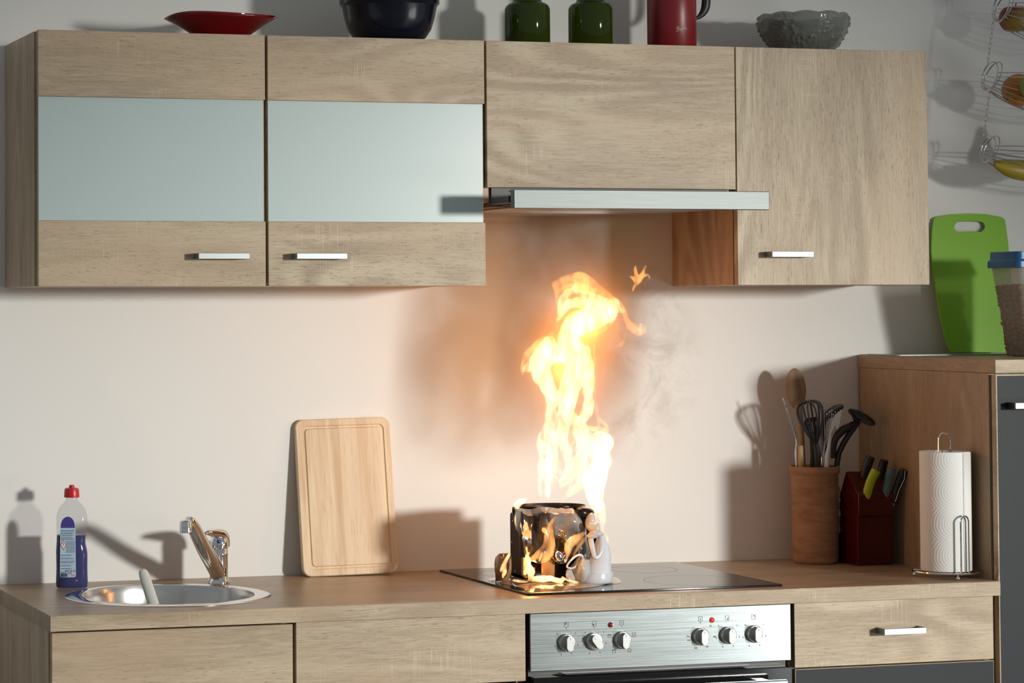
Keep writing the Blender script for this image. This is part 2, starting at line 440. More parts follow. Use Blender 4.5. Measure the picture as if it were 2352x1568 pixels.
# ---------------- oven
ov = thing('built_in_oven', (1.286, 0, .1), 'built-in oven with steel control panel and six knobs below the hob', 'oven')
MB().box(.989, 1.582, -.57, -.02, .12, .8375).build('housing', BLACKP, ov, bevel=.001)
YO = -.592
pan = MB().box(.986, 1.5835, YO, YO + .02, .7175, .8375).build('control_panel', STEEL, ov, bevel=.0012)
# control panel writing
PRT = [MB() for _ in range(6)]; KPX = (1300, 1363, 1428, 1608, 1671, 1731)
near = lambda px: PRT[min(range(6), key=lambda k: abs(KPX[k] - px))]
def onp(px, py): q = at(px, py, YO - .0003); return q
def seg_line(mb, a, b, wd, n=Vector((0, -1, 0))):
    a, b = Vector(a), Vector(b); d = (b - a).normalized(); s = d.cross(n) * wd / 2
    mb.add([a - s, b - s, b + s, a + s], [(0, 1, 2, 3)])
def icon(px, py, w_, h_, kind):
    prt = near(px)
    c = onp(px, py); w_, h_ = w_ / 2, h_ / 2; lw = .0007
    P = lambda a, b: c + Vector((a * w_, 0, b * h_))
    for a, b in (((-1, -1), (1, -1)), ((1, -1), (1, 1)), ((1, 1), (-1, 1)), ((-1, 1), (-1, -1))): seg_line(prt, P(*a), P(*b), lw)
    def dot(a, b, s=.35):
        seg_line(prt, P(a - s, b), P(a + s, b), h_ * 2 * s)
    if kind == 'tl': dot(-.35, .35)
    if kind == 'bl': dot(-.35, -.35)
    if kind == 'br': dot(.35, -.35, .3)
    if kind == 'tr': dot(.35, .4, .3)
    if kind == 'eq': seg_line(prt, P(-.5, .3), P(.5, .3), lw); seg_line(prt, P(-.5, -.3), P(.5, -.3), lw)
    if kind == 'th': seg_line(prt, P(-.1, .5), P(.1, -.1), lw); dot(-.1, -.4, .22)
    if kind == 'top': seg_line(prt, P(-.7, .5), P(.7, .5), lw * 2)
    if kind == 'bot': seg_line(prt, P(-.3, -.3), P(.3, -.3), lw * 1.5)
icon(1301, 1434, .0085, .0095, 'tl'); icon(1365, 1432, .0085, .0095, 'bl'); icon(1428, 1429.5, .0085, .0095, 'eq')
icon(1609, 1421, .0085, .0095, 'th'); icon(1670, 1419, .0085, .0095, 'br'); icon(1731, 1416, .0085, .0095, 'tr')
icon(1456, 1457, .0075, .0085, 'eq'); icon(1400, 1460, .0065, .0065, 'top'); icon(1410, 1495, .0065, .0075, 'top'); icon(1446, 1493, .0065, .0075, 'bot')
TXT = lambda s, px, py, size=.0062: text_mb(near(px), s, onp(px, py), (1, 0, 0), (0, 0, 1), size)
for (kx, ky) in ((1300, 1475), (1365, 1472), (1671, 1457), (1732, 1455)):
    for k, (dx, dy) in enumerate(((22, -21), (27, 5), (13, 26), (-11, 28), (-25, 8), (-20, -20))): TXT(str(k + 1), kx + dx, ky + dy, .0055)
for s_, px, py in (('50', 1632, 1437), ('100', 1641, 1462), ('150', 1624, 1485), ('200', 1598, 1488), ('250', 1582, 1470), ('Max', 1581, 1461)): TXT(s_, px, py, .0048)
for px, py in ((1301, 1443), (1365, 1441), (1428, 1438), (1609, 1430)):
    c = onp(px, py); near(px).add([c + Vector((-.0012, 0, .0015)), c + Vector((.0012, 0, .0015)), c + Vector((0, 0, -.0018))], [(0, 1, 2)])
for q_ in PRT: q_.build('printed_symbols', INK, pan, smooth=False, fix=False)
KNOB = brushed('knob_metal', (.60, .60, .57), .30)
kf = brushed('knob_face_metal', (.27, .28, .275), .42)
first = None
for i, (px, py, rot) in enumerate(((1300, 1475, 0), (1363, 1472, -38), (1428, 1469, 0), (1608, 1461, 0), (1671, 1458, 0), (1731, 1455, 0))):
    c = at(px, py, YO)
    if first is None:
        # one knob in local coordinates, axis along -y
        kn = MB()
        rx = Matrix.Rotation(PI / 2, 3, 'X')
        kn.lathe([(.0185, 0), (.0185, .006), (.0175, .0075), (.0165, .0078)], 40, (0, 0, 0), rx)
        kn.lathe([(.0158, .007), (.0150, .0085)], 40, (0, 0, 0), rx)
        # grip bar: rounded block across the dial
        ol = []
        for k in range(13): a = -.95 + 1.9 * k / 12; ol.append((.0155 * math.sin(a) * .62, .0165 * math.cos(a)))
        for k in range(13): a = PI - .95 + 1.9 * k / 12; ol.append((.0155 * math.sin(a) * .62, .0165 * math.cos(a)))
        kn.prism(ol, .0155, (0, -.0075, 0), (1, 0, 0), (0, 0, 1))
        k0 = kn.build('knob', KNOB, None, bevel=.0006, local=True)
        k0.parent = ov
        fc = MB().prism([(a * .985, b * .985) for a, b in ol], .0008, (0, -.0228, 0), (1, 0, 0), (0, 0, 1))
        f0 = fc.build('knob_face', kf, None, bevel=.0003, local=True); f0.parent = k0
        mk = MB().box(-.0004, .0004, -.0239, -.0236, .008, .013).build('pointer_mark', mat('mark_grey', (.25, .25, .25), .5), None, local=True); mk.parent = k0
        first = k0; o = k0
    else: o = copy_tree(first, ov)
    o.location = c - ov.location; o.rotation_euler = (0, math.radians(rot), 0)
LED = mat('red_indicator', (.35, .005, .005), .15)
for i, (px, py) in enumerate(((1402, 1434.5), (1635, 1423.5))):
    c = at(px, py, YO)
    m_ = LED
    if i == 1:
        m_ = mat('red_indicator_lit', (.6, .01, .01), .15, Emission_Color=(1, .03, .02, 1), Emission_Strength=.5)
    rx = Matrix.Rotation(PI / 2, 3, 'X')
    o = MB().lathe([(.0062, 0), (.0058, .0012), (.0050, .0014), (.0048, .0005), (.0001, .0005)], 28, c, rx).build('lamp_bezel', CHROME, ov)
    MB().ball(c + Vector((0, -.001, 0)), .0047, .0030, .0047).build('indicator_lamp', m_, o)
# oven door
od = MB().box(.990, 1.581, -.602, -.5725, .20, .706).build('oven_door', BLACKG, ov, bevel=.002)
MB().box(1.06, 1.49, -.600, -.574, .7095, .7110).box(.995, 1.575, -.600, -.596, .7000, .7012).build('vent_trim', CHROME, ov, bevel=.0003)
h = MB().box(1.045, 1.545, -.652, -.640, .664, .686).box(1.07, 1.10, -.641, -.6021, .668, .682).box(1.49, 1.52, -.641, -.6021, .668, .682).build('oven_handle', STEEL, od, bevel=.002)

# ---------------- tall cabinet at right
XT = 2.0855
tc_ = thing('tall_cabinet', (2.38, 0, 0), 'chest-high oak cabinet with anthracite door at right end of worktop', 'cabinet')
MB().box(XT, XT + .016, -.565, -.002, .0, 1.322).box(XT + .584, XT + .6, -.565, -.002, 0, 1.322).box(XT + .016, XT + .584, -.012, -.002, .05, 1.322).box(XT + .016, XT + .584, -.565, -.012, 1.306, 1.322).box(XT + .016, XT + .584, -.565, -.012, .05, .066).build('carcass', wood('tall_side_oak_shaded', 'z', light=(.45, .325, .205), dark=(.31, .21, .125), saw=.12, rough=.45), tc_, bevel=.0006)  # darker copy of the side oak: this panel's shade is in its colour
MB().box(XT - .001, XT + .601, -.592, -.0015, 1.3225, 1.352).build('top_board', wood('top_board_oak_shaded', 'y', light=(.45, .325, .205), dark=(.31, .21, .125), saw=.1), tc_, bevel=.0006)  # same darkened oak as the side, shade included in the colour
MB().box(XT - .0008, XT + .601, -.5945, -.592, 1.3228, 1.3518).build('top_board_edge', wood('top_board_edge_oak', 'x', saw=1.2), tc_, bevel=.0004)
td = MB().box(XT + .006, XT + .599, -.589, -.571, .07, 1.3165).build('door', ANTH, tc_, bevel=0)
MB().box(XT + .0035, XT + .006, -.589, -.571, .07, 1.3165).box(XT + .0035, XT + .599, -.589, -.571, 1.3165, 1.3190).build('door_edging', OAKX, td, bevel=0)
c = at(2331, 932, -.62)
hh = bar_handle(td, c.x, c.x + .11, c.z, -.589, 'satin metal bar handle', .0135)
MB().box(c.x - .0006, c.x + .0036, -.6185, -.5892, c.z - .0069, c.z + .0069).build('handle_foot', BLACKP, td)

# ================================================================== hob
hb = thing('glass_hob', (1.29, -.29, ZW), 'black glass ceramic hob set into the worktop under the fire', 'hob')
HX0, HX1, HY0, HY1 = .998, 1.5875, -.551, -.031
MB().prism(rrect(HX1 - HX0, HY1 - HY0, .004, 4, (HX0 + HX1) / 2, (HY0 + HY1) / 2), .0045, (0, 0, ZW + .0003), (1, 0, 0), (0, 1, 0)).build('glass_plate', mat('hob_glass', (.010, .010, .011), .10), hb, bevel=.0008)
rm = mat('printed_ring_grey', (.10, .10, .10), .35)
for cx, cy_, r in ((1.14, -.17, .09), (1.14, -.42, .075), (1.44, -.17, .075), (1.44, -.42, .105)):
    for rr in (r,):
        rg = MB(); vs_ = []; fs_ = []
        for k in range(64):
            a = 2 * PI * k / 64
            for q in (rr, rr + .0012): vs_.append((cx + q * math.cos(a), cy_ + q * math.sin(a), ZW + .00495))
        for k in range(64): n_ = (k + 1) % 64; fs_.append((2 * k, 2 * k + 1, 2 * n_ + 1, 2 * n_))
        rg.add(vs_, fs_).build('cooking_zone_ring', rm, hb, smooth=False, fix=False)
ZH = ZW + .0052

# ================================================================== sink
SC = Vector((.2835, -.318, 0))
sk = thing('round_sink', (SC.x, SC.y, ZW), 'round inset stainless steel sink with wide polished rim', 'sink')
z = ZW
RIM = mat('polished_rim_steel', (.75, .75, .74), .12, 1)
MB().lathe([(.1815, z + .0015), (.186, z + .0032), (.200, z + .0038), (.212, z + .0028), (.2165, z + .0006), (.2165, z + .0002), (.206, z + .0002), (.188, z + .0005)], 96, (SC.x, SC.y, 0), close=True).build('rim', RIM, sk)
MB().lathe([(.1818, z + .0022), (.1805, z - .002), (.178, z - .012), (.172, z - .10), (.160, z - .128), (.14, z - .14), (.045, z - .148), (.044, z - .152), (.0001, z - .152),
            (.0001, z - .154), (.046, z - .154), (.047, z - .150), (.141, z - .142), (.162, z - .130), (.1735, z - .10), (.1795, z - .012), (.183, z - .002)], 96, (SC.x, SC.y, 0), close=True).build('bowl', SINKM, sk)
ofl = MB()
for k in range(5):
    a = math.radians(151 + k * 4.2)   # overflow slots on the far left inside wall
    r = .1772
    if k == 2:
        continue
    for s_ in (0,):
        cx = SC.x + r * math.cos(a); cyy = SC.y + r * math.sin(a)
        ofl.tube([(cx, cyy, z - .019), (cx, cyy, z - .030)], .0032, 10)
ofl.build('overflow_slots', mat('slot_black', (.004, .004, .004), .8), sk)
MB().lathe([(.0001, 0), (.036, 0), (.038, .002), (.030, .0035), (.0001, .003)], 40, (SC.x, SC.y, z - .1517)).build('drain', CHROME, sk)

# faucet
fx, fy = .4515, -.118
fz = ZW + .0003
ft = thing('kitchen_faucet', (fx, fy, ZW), 'chrome single-lever mixer tap behind the round sink', 'faucet')
zs1 = at(505, 1259, fy).z - fz; zt1_ = at(500, 1231, fy).z - fz
MB().lathe([(.0235, 0), (.0235, .006), (.0215, .0085), (.0205, .010), (.0205, zs1 - .014), (.0212, zs1 - .013), (.0212, zs1 - .010), (.0205, zs1 - .009), (.0205, zs1 - .001), (.0200, zs1), (.0001, zs1)], 48, (fx, fy, fz)).build('tap_body', CHROME, ft)
tip = at(428, 1206, -.268)
e1, e2, e3 = at(470, 1262, -.195), at(446, 1212, -.243), at(437, 1199, -.260)
sa = Vector((fx - .002, fy - .006, fz + .022))
MB().tube([sa + Vector((.004, .003, -.012)), sa.lerp(e1, .25), e1, e2, e3 + Vector((0, 0, .001)), tip + Vector((.004, .004, .007))],
          [.0165, .0185, .0170, .0150, .0135, .0120], 28, flat=.75, smooth=2).build('spout', CHROME, ft)
MB().lathe([(.0001, .0125), (.009, .0125), (.0135, .009), (.0142, -.004), (.0132, -.0045), (.0132, -.014), (.0118, -.0155), (.0001, -.0150)], 36, (tip.x - .002, tip.y - .002, tip.z)).build('aerator', CHROME, ft)
# lever cap with its flat lever pointing to the left
lv = MB()
lv.lathe([(.0205, zs1 + .0005), (.0212, zs1 + .003), (.0212, zt1_ - .014), (.0200, zt1_ - .006), (.0165, zt1_), (.010, zt1_ + .003), (.0001, zt1_ + .004)], 40, (fx, fy, fz))
ltip = at(471, 1225, fy - .045)
tz0 = fz + zt1_
lv.tube([Vector((fx + .0225, fy + .008, tz0 - .024)), Vector((fx + .0205, fy + .006, tz0 - .010)), Vector((fx + .010, fy, tz0 + .0035)), Vector((fx - .006, fy - .012, tz0 + .0075)), ltip + Vector((.008, .006, .002)), ltip],
        [.0045, .0075, .0125, .0125, .0065, .003], 20, flat=1.0, smooth=2)
o = lv.build('lever', CHROME, ft)
cq = at(490.5, 1244, fy - .0215)
d_ = (CAM - Vector((fx, fy, 1.0))).normalized(); d_.z = 0
cc = Vector((fx, fy, cq.z)) + d_.normalized() * .0206
MB().ball(cc, .0042, .0022, .0042).build('temperature_marker', mat('marker_blue', (.02, .02, .22), .3), ft)

# dish brush in the sink: white handle leaning out
ba, bb = at(354, 1392, -.40), at(327, 1308, -.335)
br_ = thing('dish_brush', (ba.x, ba.y - .02, ZW - .12), 'white plastic dish brush handle leaning out of the sink', 'brush')
lo = ba + (ba - bb) * 1.0
WP = mat('white_handle', (.66, .65, .61), .45)
MB().tube([bb, bb.lerp(ba, .04), bb.lerp(ba, .2), bb.lerp(ba, .8), ba, lo], [.005, .0095, .0115, .0118, .0120, .010], 20, flat=.7, smooth=1).build('brush_handle', WP, br_)
MB().lathe([(.0001, 0), (.022, 0), (.024, .006), (.022, .016), (.0001, .018)], 28, lo - Vector((0, 0, .012))).build('brush_head', WP, br_)

# ================================================================== detergent bottle
bc = atz(165, 1349, ZW); bc = Vector((.122, -.118, ZW + .0003))
bt = thing('detergent_bottle', bc, 'clear bottle half full of blue washing-up liquid with red cap', 'bottle')
bt.scale = (1, 1, .945)
CLEARP = thin('clear_plastic', (.95, .95, .96), .12, (.35, .36, .38), .08)
BLUEL = thin('blue_liquid', (.09, .08, .42), .80, (.008, .012, .17), .08)
def bsec(zr):  # half widths (x, y) by height
    T = [(0, .030, .019), (.004, .0345, .0225), (.012, .0355, .024), (.045, .0345, .0235), (.085, .0350, .024), (.11, .0335, .0235), (.13, .0330, .0235), (.15, .0340, .0235), (.165, .0335, .022), (.178, .0305, .020), (.188, .024, .017), (.196, .0165, .014), (.200, .0135, .0135), (.209, .0130, .013)]
    for (a, b) in zip(T, T[1:]):
        if a[0] <= zr <= b[0]:
            k = (zr - a[0]) / (b[0] - a[0]); return a[1] + (b[1] - a[1]) * k, a[2] + (b[2] - a[2]) * k
    return T[-1][1:]
rotb = Matrix.Rotation(math.radians(-12), 3, 'Z')
def bottle_mesh(zs, k=1.0, sh=0.0):
    mb = MB(); seg = 40; vs_ = []; fs_ = []
    for zr in zs:
        rx_, ry_ = bsec(zr)
        for q in range(seg):
            a = 2 * PI * q / seg; ca, sa_ = math.cos(a), math.sin(a)
            e = .62 if zr < .185 else 1
            x = math.copysign(abs(ca) ** e, ca) * (rx_ - sh); y = math.copysign(abs(sa_) ** e, sa_) * (ry_ - sh)
            # grip dimple on the right side
            if x > .006 and zr < .15: x -= .0035 * math.exp(-((zr - .105) / .018) ** 2)
            vs_.append(bc + rotb @ Vector((x, y, zr)))
    n = len(zs)
    for i in range(n - 1):
        for q in range(seg): r = (q + 1) % seg; fs_.append((i * seg + q, i * seg + r, (i + 1) * seg + r, (i + 1) * seg + q))
    fs_ += [tuple(range(seg))[::-1], tuple((n - 1) * seg + q for q in range(seg))]
    return mb.add(vs_, fs_)
zs = [0, .002, .004, .008, .012] + [.02 + .006 * k for k in range(24)] + [.165, .170, .175, .180, .184, .188, .192, .196, .198, .200, .205, .209]
zs = sorted(set(zs))
bottle_mesh(zs).build('bottle_shell', CLEARP, bt, angle=180)
zl = [.0025] + [q for q in zs if .003 < q < .119] + [.1215]
o = bottle_mesh(zl, sh=.0012).build('liquid', BLUEL, bt, angle=60); o['label'] = 'blue washing-up liquid'
MB().lathe([(.0001, .2065), (.0165, .2065), (.0168, .209), (.0160, .2225), (.0148, .2265), (.0105, .228), (.006, .2285), (.0055, .2335), (.0048, .2345), (.0001, .2345)], 36, bc).build('cap', mat('red_cap', (.55, .012, .015), .35), bt)
# label on the front left face
lab = MB(); LY = -.0252
def lp(a, b, e=0.0): return bc + rotb @ Vector((a, LY - e, b))
lo_ = [(-.026, .030), (-.025, .027), (.006, .027), (.0085, .030), (.0075, .136)]
lo_ += [(-.0088 + .0160 * math.cos(t * PI / 14), .137 + .028 * math.sin(t * PI / 14) ** .8) for t in range(1, 14)] + [(-.0252, .136)]
X_ = rotb @ Vector((1, 0, 0))
lab.prism(lo_, .0003, bc + rotb @ Vector((0, LY + .0003, 0)), X_, (0, 0, 1)).build('label', mat('label_blue', (.42, .55, .68), .5), bt, bevel=0)
LBL = [c for c in bt.children if c.name.startswith('label')][0] if bt.children else None
lm = MB()
ou = [p for p in lo_ if p[1] >= .136] ; ou = [(.0062, .139)] + [(-.0088 + .0150 * math.cos(t * PI / 14), .138 + .0262 * math.sin(t * PI / 14) ** .8) for t in range(1, 14)] + [(-.0238, .139)]
lm.prism(ou, .0002, bc + rotb @ Vector((0, LY - .0002, 0)), X_, (0, 0, 1)).build('label_heading', mat('label_navy', (.045, .035, .22), .5), bt)
mk = MB(); rnd = random.Random(3)
def lbox(a0, a1, b0, b1, e=.0006): mk.add([lp(a0, b0, e), lp(a1, b0, e), lp(a1, b1, e), lp(a0, b1, e)], [(0, 1, 2, 3)])
def words_(a0, a1, b, hgt=.0011):
    a = a0
    while a < a1:
        w_ = rnd.uniform(.001, .0032); lbox(a, min(a + w_, a1), b, b + hgt); a += w_ + .0006
for b in (.133, .1308, .1276, .1254, .1226, .1204, .1166, .1144, .1122): words_(-.024, .0065 - rnd.random() * .006, b, .0009)
for k in range(12): words_(-.0125, .0065, .1085 - k * .0023, .0008)
for b in (.0775, .0755, .0705, .0685, .0635, .0615, .0595, .0545, .0525, .0475, .0455): words_(-.024, .006 - rnd.random() * .01, b, .0008)
text_mb(mk, '500+65 ml', lp(-.004, .0415, .0006), X_, (0, 0, 1), .0052, 0)
for k in range(9):
    a = -.0235 + k * .0016; lbox(a, a + rnd.uniform(.0004, .0010), .0285, .0365)
for k in range(3): words_(-.0085, -.0005, .0398 - k * .0015 - .002, .0007)
for a in (-.0235, -.0195, -.0155): lbox(a, a + .0026, .0378, .0385); lbox(a + .0004, a + .0018, .0388, .0402)
mk.build('label_print', mat('label_ink', (.03, .04, .10), .6), bt, smooth=False, fix=False)
dm = MB(); dc = (-.0185, .1005)
def dia(mbx, rx_, rz_, e): mbx.add([lp(dc[0], dc[1] - rz_, e), lp(dc[0] + rx_, dc[1], e), lp(dc[0], dc[1] + rz_, e), lp(dc[0] - rx_, dc[1], e)], [(0, 1, 2, 3)])
dia(dm, .0062, .0115, .0006); dm.build('warning_diamond', mat('warn_red', (.5, .03, .03), .5), bt, smooth=False, fix=False)
dm = MB(); dia(dm, .0048, .0092, .0009); dm.build('warning_field', mat('warn_white', (.75, .74, .72), .5), bt, smooth=False, fix=False)
dm = MB(); text_mb(dm, '!', lp(dc[0], dc[1], .0012), X_, (0, 0, 1), .013, 0); dm.build('warning_mark', INK, bt, smooth=False, fix=False)
dm = MB(); dm.add([lp(.0028 + .0045 * math.cos(k * PI / 8), .0315 + .002 * math.sin(k * PI / 8), .0007) for k in range(16)], [tuple(range(16))]); dm.build('oval_emblem', mat('emblem_orange', (.6, .30, .22), .5), bt, smooth=False, fix=False)

# ================================================================== wooden cutting board leaning on wall
BW = .222
def beech():
    m = mat('beech_board', (.66, .47, .29), .55); t = NT(m)
    tc = t.n('ShaderNodeTexCoord'); sx = t.n('ShaderNodeSeparateXYZ'); t.l(tc.outputs['Object'], sx.inputs[0])
    st = t.ramp(t.math('MULTIPLY_ADD', sx.outputs[0], 4.2, .5), [(0, .25), (.46, .25)])
    x = t.n('ShaderNodeValToRGB'); x.color_ramp.interpolation = 'CONSTANT'; t.l(t.math('MULTIPLY_ADD', sx.outputs[0], 4.2, .5), x.inputs[0])
    e = x.color_ramp.elements; e.new(.5); e.new(.72)
    for q, (p, c) in zip(e, ((0, (.64, .44, .26)), (.46, (.76, .57, .38)), (.63, (.70, .49, .30)), (.84, (.70, .51, .32)))): q.position = p; q.color = (*c, 1)
    n = t.noise(t.coord((30, 30, 2.2)), 1, 4, .6, .4); n2 = t.noise(t.coord((300, 300, 22)), 1, 3, .6)
    c = t.mix(t.ramp(n, [(.35, 0.0), (.65, 1.0)]), x.outputs[0], (.84, .66, .46)); c = t.mix(t.math('MULTIPLY', t.ramp(n2, [(.30, 1.0), (.45, 0.0)]), .35), c, (.45, .28, .15))
    t.l(c, t.b.inputs['Base Color']); t.bump(n2, .15, .0004)
    return m
b_bl = Vector((.664, -.060, ZW + .0005)); LEAN = math.radians(7.5)
cbt = thing('cutting_board', (.776, -.06, ZW), 'beech wood cutting board with juice groove leaning against the wall', 'cutting board')
ROTB = Matrix.Rotation(math.radians(-3.2), 3, 'Z') @ Matrix.Rotation(-LEAN, 3, 'X') @ Matrix.Rotation(math.radians(-1.1), 3, 'Y')
BH = .352; TH = .017
bm_ = bmesh.new()
def ring(w_, h_, r, y): return [bm_.verts.new(Vector((a, y, b + BH / 2))) for a, b in rrect(w_, h_, r, 6)]
spec = [(BW - .004, BH - .004, .018, TH), (BW, BH, .020, TH - .002), (BW, BH, .020, .002), (BW - .004, BH - .004, .018, 0), (BW - .030, BH - .030, .012, 0), (BW - .034, BH - .034, .011, .0028), (BW - .042, BH - .042, .009, .0028), (BW - .046, BH - .046, .008, 0)]
rings = [ring(*s_) for s_ in spec]; N_ = len(rings[0])
for a, b in zip(rings, rings[1:]):
    for k in range(N_): bm_.faces.new((a[k], a[(k + 1) % N_], b[(k + 1) % N_], b[k]))
bm_.faces.new(rings[0]); bm_.faces.new(rings[-1])
bmesh.ops.recalc_face_normals(bm_, faces=bm_.faces)
me = bpy.data.meshes.new('board'); bm_.to_mesh(me); bm_.free(); me.materials.append(beech())
for p in me.polygons: p.use_smooth = True
me.set_sharp_from_angle(angle=math.radians(25))
o = bpy.data.objects.new('board', me); COL.objects.link(o); o.parent = cbt
MATB = ROTB.to_4x4(); o.matrix_local = MATB
o.location = (0, -.004, .0026)
BEOBJ = o

# ================================================================== utensil crock
KC = Vector((at(1873, 1288, -.112).x, -.112, ZW + .0003))
TERRA = mat('terracotta', (.40, .195, .095), .75); _t = NT(TERRA)
_n = _t.noise(_t.coord((14, 14, 60)), 1, 5, .65); _n2 = _t.noise(_t.coord((60, 60, 260)), 1, 3)
_t.l(_t.mix(_t.ramp(_n, [(.3, 0.0), (.7, 1.0)]), (.24, .105, .05), (.42, .22, .11)), _t.b.inputs['Base Color']); _t.bump(_n2, .3, .001)
ck = thing('utensil_crock', KC, 'tall terracotta crock holding kitchen utensils', 'crock')
prof = [(.0001, .0), (.047, .0), (.0505, .003), (.0525, .010), (.0535, .04), (.0540, .10), (.0535, .17), (.0545, .200), (.0540, .205), (.0565, .209), (.0585, .214), (.0585, .222), (.057, .226), (.053, .226), (.0495, .222), (.0485, .205), (.048, .02), (.046, .010), (.0001, .010)]
MB().lathe(prof, 64, KC).build('pot', TERRA, ck)
rnd = random.Random(5); REL = mat('terracotta_relief', (.46, .25, .15), .8)
for k in range(16):
    a = math.radians(-18 + rnd.uniform(-9, 9)); zz = .075 + .0065 * k
    MB().ball(KC + Vector((.0535 * math.cos(a), .0535 * math.sin(a), zz)), .006, .006, .0085, 12, 8).build('relief_leaf', REL, ck)
KZ = KC.z + .012
def inpot(dx, dy): return Vector((KC.x + dx, KC.y + dy, KZ))
# wooden spoon
D = KC.y
a_, b_ = inpot(-.01, .02), None
hd_ = at(1828, 893, D + .035); nk = at(1838, 960, D + .02)
sp_ = thing('wooden_spoon', a_, 'wooden spoon, tallest utensil in the crock', 'spoon')
WSP = wood('spoon_wood', 'z', light=(.36, .235, .135), dark=(.24, .15, .085), saw=0, rough=.6)
MB().ball(hd_, .0265, .006, .049, rot=Matrix.Rotation(math.radians(-4), 3, 'Y')).build('spoon_bowl', WSP, sp_)
MB().tube([a_, nk + Vector((.002, 0, -.03)), nk, hd_ + Vector((.004, .003, -.03))], [.006, .0065, .0075, .010], 14, smooth=1).build('spoon_handle', WSP, sp_)
# balloon whisk, black
BL = BLACKP
wk = thing('whisk', inpot(-.004, -.022), 'black balloon whisk standing in the crock', 'whisk')
wb = at(1879, 1050, D - .03); wt_ = at(1856, 921, D - .05)
MB().tube([inpot(-.002, -.018), wb, wb.lerp(wt_, .25)], [.006, .009, .006], 14, smooth=1).build('whisk_handle', BL, wk)
neck = wb.lerp(wt_, .22)
ax = (wt_ - neck).normalized(); s1 = ax.cross(Vector((0, 1, 0))).normalized(); s2 = ax.cross(s1)
L = (wt_ - neck).length
for k in range(5):
    an = PI * k / 5 + .3; dv = s1 * math.cos(an) + s2 * math.sin(an); pts = []
    for i in range(17):
        u = i / 16 * 2 - 1; prog = 1 - abs(u) ** 2.2
        wd = .031 * math.sin(PI * min(1, (1 - abs(u)) * 1.05 + .0)) ** .9 if False else .030 * (math.sin(PI * (abs(u)) ** .75)) ** .8 if abs(u) < 1 else .002
        pts.append(neck + ax * L * (1 - abs(u) ** 1.6) + dv * math.copysign(max(wd, .0015), u))
    MB().tube(pts, .0021, 8, smooth=1).build('whisk_loop', BL, wk)
# ball whisk, steel wires tipped with balls
bw = thing('ball_whisk', inpot(.008, .0), 'steel ball whisk with wires ending in small balls, in the crock', 'whisk')
base_ = at(1890, 1050, D - .005)
MB().tube([inpot(.006, 0), base_], [.006, .008], 12).build('whisk_handle', WIRE, bw)
for (px, py) in ((1880, 935), (1889, 934), (1893, 940), (1906, 946), (1911, 943), (1914, 952), (1900, 951), (1919, 947)):
    e = at(px, py, D + random.uniform(-.02, .02))
    MB().tube([base_ + Vector((0, 0, -.01)), base_ + Vector(((e.x - base_.x) * .5, 0, .03)), e], .0009, 6, smooth=2).ball(e, .0026, seg=12, rings=8).build('wire', WIRE, bw)
# slotted turner, ladle, masher, spatula, tongs, small spoon
tn = thing('slotted_turner', inpot(-.02, .01), 'black slotted turner behind the black whisk in the crock', 'turner')
p0, p1 = at(1857, 985, D + .015), at(1868, 945, D + .012)
ol = []
MB().tube([inpot(-.015, .012), at(1868, 1045, D + .01), at(1864, 990, D + .014)], [.006, .006, .0055], 12).build('turner_handle', BL, tn)
t0_ = at(1866, 980, D + .014)
MB().prism(rrect(.040, .044, .008, 5), .0025, t0_, (.97, .1, .1), (-.1, .1, 1), holes=[rrect(.0035, .024, .0015, 3, q, 0) for q in (-.011, 0, .011)]).build('turner_blade', BL, tn)
ld = thing('ladle', inpot(.02, .015), 'black ladle with bowl seen from the side, in the crock', 'ladle')
lc = at(1913, 945, D + .02)
MB().tube([inpot(.018, .012), at(1895, 1040, D + .015), at(1888, 985, D + .018), at(1897, 958, D + .02)], [.006, .0065, .0055, .006], 12, smooth=1).build('ladle_handle', BL, ld)
MB().ball(lc, .030, .022, .0095, rot=Matrix.Rotation(math.radians(-32), 3, 'Y')).build('ladle_bowl', BL, ld)
ms = thing('potato_masher', inpot(.03, -.01), 'black potato masher with round head tilting right, in the crock', 'masher')
hc = at(1979, 958, D - .012)
RM = Matrix.Rotation(math.radians(34), 3, 'Y')
MB().lathe([(.0001, -.003), (.033, -.003), (.0355, 0), (.034, .0035), (.0001, .0045)], 40, hc, RM).build('masher_head', BL, ms)
j = at(1972, 968, D - .012)
MB().tube([inpot(.022, -.012), at(1921, 1052, D - .012), at(1942, 1008, D - .012), j], [.0055, .0065, .0068, .0065], 12, smooth=1).tube([at(1914, 1052, D - .01), at(1915, 1013, D - .012), at(1930, 990, D - .014), at(1955, 977, D - .013), j], [.006, .0068, .0105, .0085, .0065], 14, smooth=2).tube([at(1955, 944, D - .012) + Vector((0, 0, -.002)), at(1966, 965, D - .012), j], [.002, .006, .007], 10).build('masher_handle', BL, ms)
wsx = thing('spatula', inpot(.012, -.03), 'white pointed spatula in front of the ladle in the crock', 'spatula')
MB().tube([inpot(.008, -.028), at(1898, 1050, D - .035), at(1905, 1020, D - .036), at(1909, 985, D - .036)], [.005, .0062, .003, .0022], 12, flat=.6, smooth=1).build('spatula_handle', WHITEP, wsx)
pa = [at(px, py, D - .036) for px, py in ((1907, 1000), (1911, 972), (1919, 952), (1933, 940), (1930, 962), (1924, 986), (1917, 976))]
m_ = MB(); m_.add([p + Vector((0, -.001, 0)) for p in pa] + [p + Vector((0, .001, 0)) for p in pa], [tuple(range(7)), tuple(range(13, 6, -1))] + [(i, i + 7, (i + 1) % 7 + 7, (i + 1) % 7) for i in range(7)]); m_.build('spatula_blade', WHITEP, wsx)
tg = thing('meat_fork', inpot(-.03, -.01), 'thin steel fork leaning left in the crock', 'fork')
